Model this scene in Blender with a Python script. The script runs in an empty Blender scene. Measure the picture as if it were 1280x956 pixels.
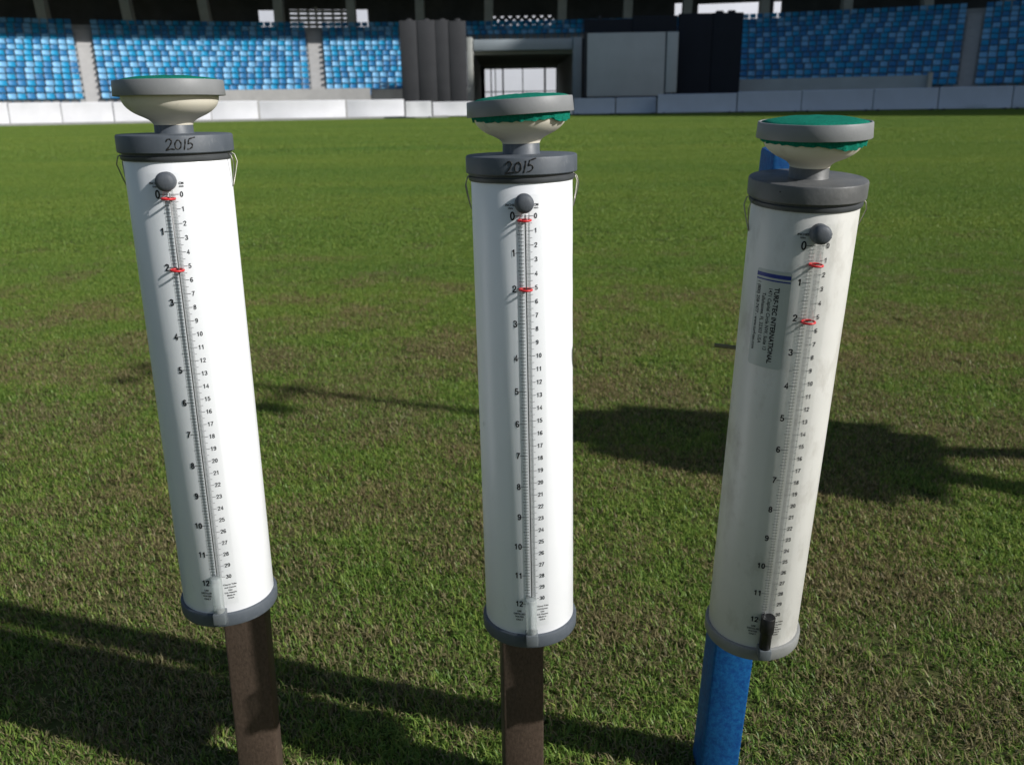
import bpy, bmesh, math, random
import numpy as np
from mathutils import Vector, Matrix

rng = np.random.default_rng(7)
random.seed(7)
scene = bpy.context.scene
col = scene.collection
PI = math.pi

# ------------------------------------------------------------------ camera
F, PITCH, ROLL, H = 1080.0, math.radians(17.9), math.radians(0.95), 0.66
fw = np.array([0, math.cos(PITCH), -math.sin(PITCH)])
up0 = np.array([0, math.sin(PITCH), math.cos(PITCH)])
rt0 = np.array([1.0, 0, 0])
CR = math.cos(ROLL) * rt0 - math.sin(ROLL) * up0
CU = math.sin(ROLL) * rt0 + math.cos(ROLL) * up0
CAM = np.array([0, 0, H])
cd = bpy.data.cameras.new('camera')
cam = bpy.data.objects.new('camera', cd)
col.objects.link(cam)
m = Matrix.Identity(4)
for i in range(3):
    m[i][0], m[i][1], m[i][2], m[i][3] = CR[i], CU[i], -fw[i], CAM[i]
cam.matrix_world = m
cd.sensor_width = 36
cd.lens = F / 1280 * 36
cd.clip_start = 0.02
cd.clip_end = 3000
cd.dof.use_dof = True
cd.dof.focus_distance = 0.64
cd.dof.aperture_fstop = 15
scene.camera = cam

# ------------------------------------------------------------------ light
SUN_EL = math.radians(30)
SAZ = math.radians(21.4)                       # towards the sun: right of and slightly behind the camera
S = Vector((math.cos(SAZ) * math.cos(SUN_EL), -math.sin(SAZ) * math.cos(SUN_EL), math.sin(SUN_EL)))
world = bpy.data.worlds.new('World')
scene.world = world
world.use_nodes = True
wn = world.node_tree
bg = wn.nodes['Background']
sky = wn.nodes.new('ShaderNodeTexSky')
sky.sky_type = 'NISHITA'
sky.sun_disc = False
sky.sun_elevation = SUN_EL
sky.sun_rotation = math.atan2(S.x, S.y)
sky.air_density = 1.0
sky.dust_density = 1.2
sky.ozone_density = 1.0
wn.links.new(sky.outputs[0], bg.inputs[0])
bg.inputs[1].default_value = 0.069
sl = bpy.data.lights.new('sun', 'SUN')
sl.energy = 5.0
sl.angle = math.radians(0.9)
sl.color = (1.0, 0.975, 0.94)
so = bpy.data.objects.new('sun', sl)
so.rotation_euler = S.to_track_quat('Z', 'Y').to_euler()
so.location = S * 40
col.objects.link(so)
scene.view_settings.view_transform = 'Standard'
scene.view_settings.look = 'None'
scene.view_settings.exposure = 0.08
scene.view_settings.gamma = 1.0
scene.render.engine = 'CYCLES'
scene.cycles.max_bounces = 8
scene.cycles.transparent_max_bounces = 12
scene.cycles.use_denoising = True


# ------------------------------------------------------------------ pixel helpers (photo pixels 1280x956)
def ray(u, v):
    return fw + (u - 640) / F * CR - (v - 478) / F * CU


def at(u, v, y):
    d = ray(u, v)
    return CAM + d * (y / d[1])


YC = 0.5                                        # centre of the curved stands
YCB = -37.0                                     # centre of the flatter line of boards


def ring(u, rho, v=100, YC=YC):
    """point of the circle of radius rho (centre 0,YC) seen in pixel column u -> x, y, theta"""
    d = ray(u, v)
    k = d[0] / d[1]
    a = 1 + k * k
    b = -2 * YC
    c = YC * YC - rho * rho
    y = (-b + math.sqrt(b * b - 4 * a * c)) / (2 * a)
    x = k * y
    return x, y, math.atan2(x, y - YC)


def pol(rho, th, z):
    return Vector((rho * math.sin(th), YC + rho * math.cos(th), z))


# ------------------------------------------------------------------ materials
def new_mat(name):
    mt = bpy.data.materials.new(name)
    mt.use_nodes = True
    nt = mt.node_tree
    return mt, nt, nt.nodes['Principled BSDF']


def lin(c):
    return (c[0], c[1], c[2], 1.0)


def mat(name, colr, rough=0.5, spec=0.5, var=0.12, scale=40.0, bump=0.0, bscale=300.0, metal=0.0, col2=None, coord='Object',
        rough_var=0.1, detail=4.0, coat=0.0):
    mt, nt, b = new_mat(name)
    N = nt.nodes
    L = nt.links
    tc = N.new('ShaderNodeTexCoord')
    nz = N.new('ShaderNodeTexNoise')
    nz.inputs['Scale'].default_value = scale
    nz.inputs['Detail'].default_value = detail
    nz.inputs['Roughness'].default_value = 0.6
    L.new(tc.outputs[coord], nz.inputs['Vector'])
    rp = N.new('ShaderNodeValToRGB')
    c1 = tuple(max(0, x * (1 - var)) for x in colr)
    c2 = col2 if col2 else tuple(min(1, x * (1 + var)) for x in colr)
    rp.color_ramp.elements[0].position = 0.3
    rp.color_ramp.elements[1].position = 0.7
    rp.color_ramp.elements[0].color = lin(c1)
    rp.color_ramp.elements[1].color = lin(c2)
    L.new(nz.outputs['Fac'], rp.inputs['Fac'])
    L.new(rp.outputs[0], b.inputs['Base Color'])
    mr = N.new('ShaderNodeMapRange')
    mr.inputs['From Min'].default_value = 0.3
    mr.inputs['From Max'].default_value = 0.7
    mr.inputs['To Min'].default_value = max(0, rough - rough_var)
    mr.inputs['To Max'].default_value = min(1, rough + rough_var)
    L.new(nz.outputs['Fac'], mr.inputs['Value'])
    L.new(mr.outputs[0], b.inputs['Roughness'])
    b.inputs['Specular IOR Level'].default_value = spec
    b.inputs['Metallic'].default_value = metal
    b.inputs['Coat Weight'].default_value = coat
    if bump > 0:
        n2 = N.new('ShaderNodeTexNoise')
        n2.inputs['Scale'].default_value = bscale
        n2.inputs['Detail'].default_value = 3
        L.new(tc.outputs[coord], n2.inputs['Vector'])
        bp = N.new('ShaderNodeBump')
        bp.inputs['Strength'].default_value = bump
        bp.inputs['Distance'].default_value = 0.001
        L.new(n2.outputs['Fac'], bp.inputs['Height'])
        L.new(bp.outputs[0], b.inputs['Normal'])
    return mt


def scuff(mt, scale, lo, hi, dark, amount):
    """small worn smudges with a shape of their own over a plain plastic"""
    nt = mt.node_tree
    N, L = nt.nodes, nt.links
    b = N['Principled BSDF']
    src = b.inputs['Base Color'].links[0].from_socket
    tc = N.new('ShaderNodeTexCoord')
    mp = N.new('ShaderNodeMapping')
    mp.inputs['Scale'].default_value = (1, 1, 0.55)
    L.new(tc.outputs['Object'], mp.inputs[0])
    nz = N.new('ShaderNodeTexNoise')
    nz.inputs['Scale'].default_value = scale
    nz.inputs['Detail'].default_value = 7
    nz.inputs['Roughness'].default_value = 0.68
    L.new(mp.outputs[0], nz.inputs['Vector'])
    rp = N.new('ShaderNodeValToRGB')
    rp.color_ramp.elements[0].position = lo
    rp.color_ramp.elements[0].color = (0, 0, 0, 1)
    rp.color_ramp.elements[1].position = hi
    rp.color_ramp.elements[1].color = (amount, amount, amount, 1)
    L.new(nz.outputs['Fac'], rp.inputs[0])
    mx = N.new('ShaderNodeMix')
    mx.data_type = 'RGBA'
    mx.inputs[7].default_value = lin(dark)
    L.new(rp.outputs[0], mx.inputs[0])
    L.new(src, mx.inputs[6])
    L.new(mx.outputs[2], b.inputs['Base Color'])


M = {}
M['pvc'] = mat('white_pvc', (0.78, 0.795, 0.82), 0.33, 0.5, 0.02, 18, rough_var=0.05)
M['pvc_aged'] = mat('aged_white_pvc', (0.58, 0.577, 0.548), 0.36, 0.5, 0.05, 14, rough_var=0.08, detail=8)
M['grey'] = mat('grey_pvc', (0.074, 0.087, 0.104), 0.55, 0.5, 0.10, 60, bump=0.06, bscale=500)
M['grey_aged'] = mat('aged_grey_pvc', (0.098, 0.101, 0.102), 0.5, 0.5, 0.18, 45, bump=0.12, bscale=400, detail=8)
M['grey_pale'] = mat('pale_grey_pvc', (0.20, 0.205, 0.20), 0.5, 0.5, 0.14, 45, bump=0.1, bscale=400, detail=8)
M['seal'] = mat('dark_seal', (0.06, 0.065, 0.07), 0.5, 0.4, 0.1, 60)
M['clamp'] = mat('light_grey_plastic', (0.20, 0.207, 0.212), 0.5, 0.4, 0.05, 50, bump=0.05, bscale=600)
M['bowl'] = mat('cream_ceramic', (0.66, 0.62, 0.52), 0.45, 0.4, 0.05, 30, bump=0.04, bscale=500)
M['canvas'] = mat('green_canvas', (0.006, 0.185, 0.125), 0.95, 0.1, 0.35, 900, bump=0.9, bscale=2600)
M['steel'] = mat('steel_wire', (0.26, 0.25, 0.22), 0.42, 0.5, 0.2, 200, metal=0.9)
M['knob'] = mat('knob_rubber', (0.075, 0.085, 0.10), 0.6, 0.4, 0.12, 150, bump=0.15, bscale=900)
M['ink'] = mat('black_ink', (0.012, 0.012, 0.014), 0.6, 0.3, 0.1, 300)
M['marker'] = mat('marker_ink', (0.012, 0.011, 0.010), 0.5, 0.4, 0.3, 500)
M['tick'] = mat('grey_tick_ink', (0.10, 0.108, 0.11), 0.6, 0.3, 0.1, 300)
M['red'] = mat('red_rubber', (0.55, 0.02, 0.025), 0.4, 0.5, 0.12, 300)
M['black_rubber'] = mat('black_rubber', (0.008, 0.008, 0.009), 0.45, 0.5, 0.1, 200)
M['block'] = mat('grey_block_plastic', (0.11, 0.125, 0.135), 0.45, 0.5, 0.08, 120)
M['stripe'] = mat('navy_stripe_ink', (0.015, 0.03, 0.20), 0.4, 0.4, 0.05, 100)
M['label'] = mat('silver_label', (0.40, 0.43, 0.41), 0.38, 0.5, 0.04, 60)
M['line'] = mat('dark_fill_line', (0.05, 0.055, 0.055), 0.4, 0.4, 0.1, 60)  # dark tone of the refraction line seen in the sight tube
M['rod'] = mat('brass_rod', (0.20, 0.19, 0.11), 0.45, 0.5, 0.15, 200, metal=0.6)


def clear_mat(name, tint_c, tint_e, gloss=0.06, milky=0.0):
    mt = bpy.data.materials.new(name)
    mt.use_nodes = True
    nt = mt.node_tree
    N, L = nt.nodes, nt.links
    for n in list(N):
        N.remove(n)
    out = N.new('ShaderNodeOutputMaterial')
    lw = N.new('ShaderNodeLayerWeight')
    lw.inputs['Blend'].default_value = 0.35
    rp = N.new('ShaderNodeValToRGB')
    rp.color_ramp.elements[0].position = 0.15
    rp.color_ramp.elements[0].color = lin(tint_c)
    rp.color_ramp.elements[1].position = 0.95
    rp.color_ramp.elements[1].color = lin(tint_e)
    L.new(lw.outputs['Facing'], rp.inputs[0])
    tr = N.new('ShaderNodeBsdfTransparent')
    L.new(rp.outputs[0], tr.inputs[0])
    gl = N.new('ShaderNodeBsdfGlossy')
    gl.inputs['Roughness'].default_value = 0.22
    fr = N.new('ShaderNodeFresnel')
    fr.inputs['IOR'].default_value = 1.4
    mul = N.new('ShaderNodeMath')
    mul.operation = 'MULTIPLY'
    mul.inputs[1].default_value = gloss * 10 if gloss < 0.1 else 0.08
    L.new(fr.outputs[0], mul.inputs[0])
    mx = N.new('ShaderNodeMixShader')
    L.new(mul.outputs[0], mx.inputs[0])
    L.new(tr.outputs[0], mx.inputs[1])
    L.new(gl.outputs[0], mx.inputs[2])
    last = mx
    if milky > 0:
        df = N.new('ShaderNodeBsdfDiffuse')
        df.inputs[0].default_value = (0.62, 0.66, 0.66, 1)
        m2 = N.new('ShaderNodeMixShader')
        m2.inputs[0].default_value = milky
        L.new(mx.outputs[0], m2.inputs[1])
        L.new(df.outputs[0], m2.inputs[2])
        last = m2
    L.new(last.outputs[0], out.inputs[0])
    return mt


M['clear'] = clear_mat('clear_tube_plastic', (0.97, 0.975, 0.975), (0.80, 0.83, 0.83), gloss=0.022)
M['sleeve'] = clear_mat('milky_hose', (0.9, 0.92, 0.92), (0.5, 0.55, 0.55), milky=0.35)
M['sticker'] = clear_mat('clear_scale_film', (0.99, 0.993, 0.99), (0.96, 0.965, 0.965), gloss=0.12)


def post_mat(name, base, light, speck, rough, streak):
    mt, nt, b = new_mat(name)
    N, L = nt.nodes, nt.links
    tc = N.new('ShaderNodeTexCoord')
    mp = N.new('ShaderNodeMapping')
    mp.inputs['Scale'].default_value = (1, 1, streak)
    L.new(tc.outputs['Object'], mp.inputs[0])
    n1 = N.new('ShaderNodeTexNoise')
    n1.inputs['Scale'].default_value = speck
    n1.inputs['Detail'].default_value = 6
    n1.inputs['Roughness'].default_value = 0.75
    L.new(mp.outputs[0], n1.inputs['Vector'])
    n3 = N.new('ShaderNodeTexNoise')
    n3.inputs['Scale'].default_value = 25
    n3.inputs['Detail'].default_value = 5
    L.new(tc.outputs['Object'], n3.inputs['Vector'])
    rp = N.new('ShaderNodeValToRGB')
    rp.color_ramp.elements[0].position = 0.36
    rp.color_ramp.elements[0].color = lin(base)
    rp.color_ramp.elements[1].position = 0.68
    rp.color_ramp.elements[1].color = lin(light)
    L.new(n1.outputs['Fac'], rp.inputs[0])
    mx = N.new('ShaderNodeMix')
    mx.data_type = 'RGBA'
    mx.blend_type = 'MULTIPLY'
    mx.inputs[0].default_value = 0.5
    rp2 = N.new('ShaderNodeValToRGB')
    rp2.color_ramp.elements[0].color = (0.45, 0.45, 0.45, 1)
    rp2.color_ramp.elements[1].color = (1.3, 1.3, 1.3, 1)
    L.new(n3.outputs['Fac'], rp2.inputs[0])
    L.new(rp.outputs[0], mx.inputs[6])
    L.new(rp2.outputs[0], mx.inputs[7])
    L.new(mx.outputs[2], b.inputs['Base Color'])
    b.inputs['Roughness'].default_value = rough
    b.inputs['Specular IOR Level'].default_value = 0.35
    bp = N.new('ShaderNodeBump')
    bp.inputs['Strength'].default_value = 0.35
    bp.inputs['Distance'].default_value = 0.0008
    L.new(n1.outputs['Fac'], bp.inputs['Height'])
    L.new(bp.outputs[0], b.inputs['Normal'])
    return mt


M['post_brown'] = post_mat('brown_post_plastic', (0.047, 0.032, 0.023), (0.098, 0.069, 0.051), 420, 0.6, 0.5)
M['post_blue'] = post_mat('blue_post_plastic', (0.0015, 0.058, 0.25), (0.010, 0.150, 0.40), 230, 0.6, 0.9)

scuff(M['pvc'], 55, 0.66, 0.80, (0.30, 0.30, 0.30), 0.55)
scuff(M['pvc_aged'], 40, 0.52, 0.80, (0.22, 0.20, 0.16), 0.55)
scuff(M['grey'], 90, 0.58, 0.78, (0.24, 0.25, 0.26), 0.55)
scuff(M['grey_aged'], 70, 0.55, 0.78, (0.22, 0.22, 0.215), 0.5)
scuff(M['clamp'], 110, 0.60, 0.76, (0.09, 0.09, 0.09), 0.5)
scuff(M['bowl'], 60, 0.60, 0.80, (0.28, 0.24, 0.17), 0.45)
scuff(M['knob'], 300, 0.55, 0.75, (0.16, 0.17, 0.18), 0.5)
# stadium
M['concrete'] = mat('terrace_concrete', (0.36, 0.36, 0.355), 0.85, 0.2, 0.12, 1.5, detail=8)
M['aisle'] = mat('aisle_concrete', (0.42, 0.415, 0.41), 0.85, 0.2, 0.08, 2.0)
M['dark_wall'] = mat('dark_back_wall', (0.085, 0.09, 0.092), 0.9, 0.1, 0.25, 0.7)
M['column'] = mat('column_concrete', (0.42, 0.43, 0.40), 0.85, 0.2, 0.1, 1.5)
M['fascia'] = mat('fascia_paint', (0.40, 0.45, 0.48), 0.7, 0.3, 0.08, 1.0)
M['board'] = mat('white_board_cover', (0.80, 0.80, 0.83), 0.6, 0.3, 0.05, 1.2, detail=6)
M['screen_dark'] = mat('charcoal_screen_cloth', (0.062, 0.063, 0.068), 0.9, 0.1, 0.10, 1.2)
M['screen_black'] = mat('black_screen_cloth', (0.022, 0.026, 0.036), 0.9, 0.1, 0.10, 1.2)
M['screen_white'] = mat('white_screen_cloth', (0.46, 0.50, 0.53), 0.85, 0.2, 0.06, 0.8)
M['frame_dark'] = mat('dark_steel_frame', (0.03, 0.035, 0.045), 0.6, 0.3, 0.1, 2)
M['roof'] = mat('roof_membrane', (0.45, 0.45, 0.45), 0.8, 0.2, 0.08, 0.3)
SEATCOL = [('light blue', (0.165, 0.40, 0.63)), ('bright blue', (0.014, 0.27, 0.50)), ('dark blue', (0.028, 0.18, 0.39))]
for nm, c in SEATCOL:
    M[nm] = mat(nm.replace(' ', '_') + '_seat_plastic', c, 0.5, 0.35, 0.08, 3.0)


# ------------------------------------------------------------------ mesh helpers
def link(o, parent=None):
    col.objects.link(o)
    if parent is not None:
        o.parent = parent
    return o


def pymesh(name, verts, faces, mtl, parent=None, smooth=None, loc=None, mats=None, midx=None):
    me = bpy.data.meshes.new(name)
    me.from_pydata([tuple(v) for v in verts], [], faces)
    for mm in (mats or [mtl]):
        me.materials.append(mm)
    if midx is not None:
        me.polygons.foreach_set('material_index', midx)
    if smooth is not None:
        me.polygons.foreach_set('use_smooth', [True] * len(me.polygons))
        me.set_sharp_from_angle(angle=math.radians(smooth))
    me.update()
    o = bpy.data.objects.new(name, me)
    if loc is not None:
        o.location = loc
    return link(o, parent)


def tag(o, label=None, cat=None, group=None, kind=None):
    if label:
        o['label'] = label
    if cat:
        o['category'] = cat
    if group:
        o['group'] = group
    if kind:
        o['kind'] = kind
    return o


def empty(name, loc=(0, 0, 0), mw=None):
    o = bpy.data.objects.new(name, None)
    o.empty_display_size = 0.1
    if mw is not None:
        o.matrix_world = mw
    else:
        o.location = loc
    return link(o)


class MB:
    def __init__(self):
        self.v, self.f, self.mi = [], [], []

    def add(self, vs, fs, mi=0):
        n = len(self.v)
        self.v += [tuple(x) for x in vs]
        self.f += [tuple(i + n for i in f) for f in fs]
        self.mi += [mi] * len(fs)

    def box(self, a, b, mi=0, mtx=None):
        (x0, y0, z0), (x1, y1, z1) = a, b
        vs = [Vector(p) for p in ((x0, y0, z0), (x1, y0, z0), (x1, y1, z0), (x0, y1, z0), (x0, y0, z1), (x1, y0, z1), (x1, y1, z1), (x0, y1, z1))]
        if mtx is not None:
            vs = [mtx @ p for p in vs]
        self.add(vs, [(0, 3, 2, 1), (4, 5, 6, 7), (0, 1, 5, 4), (1, 2, 6, 5), (2, 3, 7, 6), (3, 0, 4, 7)], mi)

    def lathe(self, prof, n=64, cx=0, cy=0, cap0=True, cap1=True):
        vs, fs = [], []
        for r, z in prof:
            for i in range(n):
                t = 2 * PI * i / n
                vs.append((cx + r * math.cos(t), cy + r * math.sin(t), z))
        for k in range(len(prof) - 1):
            for i in range(n):
                j = (i + 1) % n
                fs.append((k * n + i, k * n + j, (k + 1) * n + j, (k + 1) * n + i))
        if cap0:
            fs.append(tuple(reversed(range(n))))
        if cap1:
            fs.append(tuple(range((len(prof) - 1) * n, len(prof) * n)))
        self.add(vs, fs)

    def tube(self, pts, r, n=8, closed=False, mi=0):
        pts = [Vector(p) for p in pts]
        rs = r if isinstance(r, (list, tuple)) else [r] * len(pts)
        vs, fs = [], []
        ref = None
        for i, p in enumerate(pts):
            if closed:
                d = (pts[(i + 1) % len(pts)] - pts[i - 1])
            else:
                d = pts[min(i + 1, len(pts) - 1)] - pts[max(i - 1, 0)]
            d.normalize()
            if ref is None:
                ref = d.orthogonal().normalized()
            a = (ref - d * ref.dot(d)).normalized()
            ref = a
            b = d.cross(a)
            for k in range(n):
                t = 2 * PI * k / n
                vs.append(p + (a * math.cos(t) + b * math.sin(t)) * rs[i])
        m_ = len(pts)
        for i in range(m_ if closed else m_ - 1):
            j = (i + 1) % m_
            for k in range(n):
                l = (k + 1) % n
                fs.append((i * n + k, i * n + l, j * n + l, j * n + k))
        if not closed:
            fs.append(tuple(reversed(range(n))))
            fs.append(tuple(range((m_ - 1) * n, m_ * n)))
        self.add(vs, fs, mi)

    def build(self, name, mtl, parent=None, smooth=None, mats=None, loc=None):
        return pymesh(name, self.v, self.f, mtl, parent, smooth, loc=loc, mats=mats, midx=self.mi if mats else None)


def bev_box(name, a, b, mtl, parent=None, bev=0.003, mtx=None, seg=2, loc=None):
    bm = bmesh.new()
    bmesh.ops.create_cube(bm, size=1)
    for v in bm.verts:
        v.co = Vector(((a[0] + b[0]) / 2 + v.co.x * (b[0] - a[0]), (a[1] + b[1]) / 2 + v.co.y * (b[1] - a[1]), (a[2] + b[2]) / 2 + v.co.z * (b[2] - a[2])))
    if bev > 0:
        bmesh.ops.bevel(bm, geom=list(bm.edges), offset=bev, segments=seg, affect='EDGES', profile=0.5)
    if mtx is not None:
        bmesh.ops.transform(bm, matrix=mtx, verts=bm.verts)
    me = bpy.data.meshes.new(name)
    bm.to_mesh(me)
    bm.free()
    me.materials.append(mtl)
    me.polygons.foreach_set('use_smooth', [True] * len(me.polygons))
    me.set_sharp_from_angle(angle=math.radians(35))
    o = bpy.data.objects.new(name, me)
    if loc is not None:
        o.location = loc
    return link(o, parent)


def catmull(pts, n=8, closed=False):
    P = [Vector(p) for p in pts]
    out = []
    m_ = len(P)
    rng_ = range(m_ if closed else m_ - 1)
    for i in rng_:
        g = (lambda k: P[k % m_]) if closed else (lambda k: P[max(0, min(m_ - 1, k))])
        p0, p1, p2, p3 = g(i - 1), g(i), g(i + 1), g(i + 2)
        for k in range(n):
            t = k / n
            out.append(0.5 * ((2 * p1) + (p2 - p0) * t + (2 * p0 - 5 * p1 + 4 * p2 - p3) * t * t + (3 * p1 - p0 - 3 * p2 + p3) * t ** 3))
    if not closed:
        out.append(P[-1])
    return out


_tc = {}


def glyphs(s, size, bold=0.0, shear=0.0, space=1.0):
    """2-D filled letters: verts (x,y), faces, centred"""
    key = (s, size, bold, shear, space)
    if key not in _tc:
        cu = bpy.data.curves.new('t', 'FONT')
        cu.body = s
        cu.size = size
        cu.offset = bold * size
        cu.shear = shear
        cu.space_character = space
        cu.resolution_u = 3
        ob = bpy.data.objects.new('t', cu)
        me = bpy.data.meshes.new_from_object(ob)
        vs = np.array([v.co[:2] for v in me.vertices])
        fs = [tuple(p.vertices) for p in me.polygons]
        bpy.data.objects.remove(ob)
        bpy.data.meshes.remove(me)
        bpy.data.curves.remove(cu)
        c = (vs.min(0) + vs.max(0)) / 2
        _tc[key] = (vs - c, fs, vs.max(0) - vs.min(0))
    return _tc[key]


# ================================================================== GROUND AND GRASS
def grass_material():
    mt = bpy.data.materials.new('lawn_grass')
    mt.use_nodes = True
    nt = mt.node_tree
    N, L = nt.nodes, nt.links
    for n in list(N):
        N.remove(n)
    out = N.new('ShaderNodeOutputMaterial')
    geo = N.new('ShaderNodeNewGeometry')
    att = N.new('ShaderNodeAttribute')
    att.attribute_name = 'rnd'
    sep = N.new('ShaderNodeSeparateColor')
    L.new(att.outputs['Color'], sep.inputs[0])
    # living colour
    rp = N.new('ShaderNodeValToRGB')
    e = rp.color_ramp.elements
    e[0].position, e[0].color = 0.0, (0.084, 0.170, 0.032, 1)
    e[1].position, e[1].color = 1.0, (0.290, 0.340, 0.084, 1)
    x = e.new(0.55)
    x.color = (0.150, 0.252, 0.048, 1)
    L.new(sep.outputs[0], rp.inputs[0])
    # dry straw
    rd = N.new('ShaderNodeValToRGB')
    e = rd.color_ramp.elements
    e[0].position, e[0].color = 0.0, (0.115, 0.095, 0.048, 1)
    e[1].position, e[1].color = 1.0, (0.33, 0.285, 0.155, 1)
    L.new(sep.outputs[1], rd.inputs[0])
    # dryness field in world space
    mp = N.new('ShaderNodeMapping')
    mp.inputs['Scale'].default_value = (1.0, 1.0, 0.0)
    L.new(geo.outputs['Position'], mp.inputs[0])
    n1 = N.new('ShaderNodeTexNoise')
    n1.inputs['Scale'].default_value = 2.9
    n1.inputs['Detail'].default_value = 5
    n1.inputs['Roughness'].default_value = 0.70
    L.new(mp.outputs[0], n1.inputs['Vector'])
    sx = N.new('ShaderNodeSeparateXYZ')
    L.new(geo.outputs['Position'], sx.inputs[0])
    far = N.new('ShaderNodeMapRange')       # worn turf round the instruments, sound turf further out
    far.inputs['From Min'].default_value = 2.3
    far.inputs['From Max'].default_value = 4.8
    far.inputs['To Min'].default_value = 0.0
    far.inputs['To Max'].default_value = 0.66
    L.new(sx.outputs[1], far.inputs['Value'])
    thr = N.new('ShaderNodeMapRange')
    thr.inputs['From Min'].default_value = 0.40
    thr.inputs['From Max'].default_value = 0.64
    thr.inputs['To Min'].default_value = 0.03
    thr.inputs['To Max'].default_value = 0.78
    L.new(n1.outputs['Fac'], thr.inputs['Value'])
    sub = N.new('ShaderNodeMath')
    sub.operation = 'SUBTRACT'
    L.new(thr.outputs[0], sub.inputs[0])
    L.new(far.outputs[0], sub.inputs[1])
    lt = N.new('ShaderNodeMath')
    lt.operation = 'LESS_THAN'
    L.new(sep.outputs[2], lt.inputs[0])
    L.new(sub.outputs[0], lt.inputs[1])
    mx = N.new('ShaderNodeMix')
    mx.data_type = 'RGBA'
    L.new(lt.outputs[0], mx.inputs[0])
    L.new(rp.outputs[0], mx.inputs[6])
    L.new(rd.outputs[0], mx.inputs[7])
    # broad tonal bands of the mown field
    mp2 = N.new('ShaderNodeMapping')
    mp2.inputs['Scale'].default_value = (0.14, 0.60, 0.0)
    L.new(geo.outputs['Position'], mp2.inputs[0])
    n2 = N.new('ShaderNodeTexNoise')
    n2.inputs['Scale'].default_value = 1.0
    n2.inputs['Detail'].default_value = 6
    n2.inputs['Roughness'].default_value = 0.6
    L.new(mp2.outputs[0], n2.inputs['Vector'])
    r2 = N.new('ShaderNodeValToRGB')
    r2.color_ramp.elements[0].position = 0.32
    r2.color_ramp.elements[0].color = (0.84, 0.93, 0.86, 1)
    r2.color_ramp.elements[1].position = 0.68
    r2.color_ramp.elements[1].color = (1.24, 1.12, 1.0, 1)
    L.new(n2.outputs['Fac'], r2.inputs[0])
    mu = N.new('ShaderNodeMix')
    mu.data_type = 'RGBA'
    mu.blend_type = 'MULTIPLY'
    mu.inputs[0].default_value = 1.0
    L.new(mx.outputs[2], mu.inputs[6])
    L.new(r2.outputs[0], mu.inputs[7])
    df = N.new('ShaderNodeBsdfDiffuse')
    L.new(mu.outputs[2], df.inputs[0])
    tl = N.new('ShaderNodeBsdfTranslucent')
    L.new(mu.outputs[2], tl.inputs[0])
    ms = N.new('ShaderNodeMixShader')
    ms.inputs[0].default_value = 0.3
    L.new(df.outputs[0], ms.inputs[1])
    L.new(tl.outputs[0], ms.inputs[2])
    gl = N.new('ShaderNodeBsdfGlossy')
    gl.inputs['Roughness'].default_value = 0.45
    gl.inputs['Color'].default_value = (1, 1, 1, 1)
    mg = N.new('ShaderNodeMixShader')
    mg.inputs[0].default_value = 0.016
    L.new(ms.outputs[0], mg.inputs[1])
    L.new(gl.outputs[0], mg.inputs[2])
    L.new(mg.outputs[0], out.inputs[0])
    return mt


def soil_material():
    mt, nt, b = new_mat('lawn_soil')
    N, L = nt.nodes, nt.links
    geo = N.new('ShaderNodeNewGeometry')
    n1 = N.new('ShaderNodeTexNoise')
    n1.inputs['Scale'].default_value = 60
    n1.inputs['Detail'].default_value = 6
    L.new(geo.outputs['Position'], n1.inputs['Vector'])
    n2 = N.new('ShaderNodeTexNoise')
    n2.inputs['Scale'].default_value = 1.4
    n2.inputs['Detail'].default_value = 4
    L.new(geo.outputs['Position'], n2.inputs['Vector'])
    r1 = N.new('ShaderNodeValToRGB')
    r1.color_ramp.elements[0].position = 0.35
    r1.color_ramp.elements[0].color = (0.035, 0.030, 0.014, 1)
    r1.color_ramp.elements[1].position = 0.7
    r1.color_ramp.elements[1].color = (0.10, 0.085, 0.04, 1)
    L.new(n1.outputs['Fac'], r1.inputs[0])
    mx = N.new('ShaderNodeMix')
    mx.data_type = 'RGBA'
    mx.inputs[7].default_value = (0.075, 0.11, 0.026, 1)
    L.new(n2.outputs['Fac'], mx.inputs[0])
    L.new(r1.outputs[0], mx.inputs[6])
    L.new(mx.outputs[2], b.inputs['Base Color'])
    b.inputs['Roughness'].default_value = 0.95
    b.inputs['Specular IOR Level'].default_value = 0.1
    bp = N.new('ShaderNodeBump')
    bp.inputs['Strength'].default_value = 0.8
    bp.inputs['Distance'].default_value = 0.004
    L.new(n1.outputs['Fac'], bp.inputs['Height'])
    L.new(bp.outputs[0], b.inputs['Normal'])
    return mt


M['grass'] = grass_material()
M['soil'] = soil_material()
G = 1500
pymesh('ground', [(-G, -G, 0), (G, -G, 0), (G, G, 0), (-G, G, 0)], [(0, 1, 2, 3)], M['soil'])['kind'] = 'structure'


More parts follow.
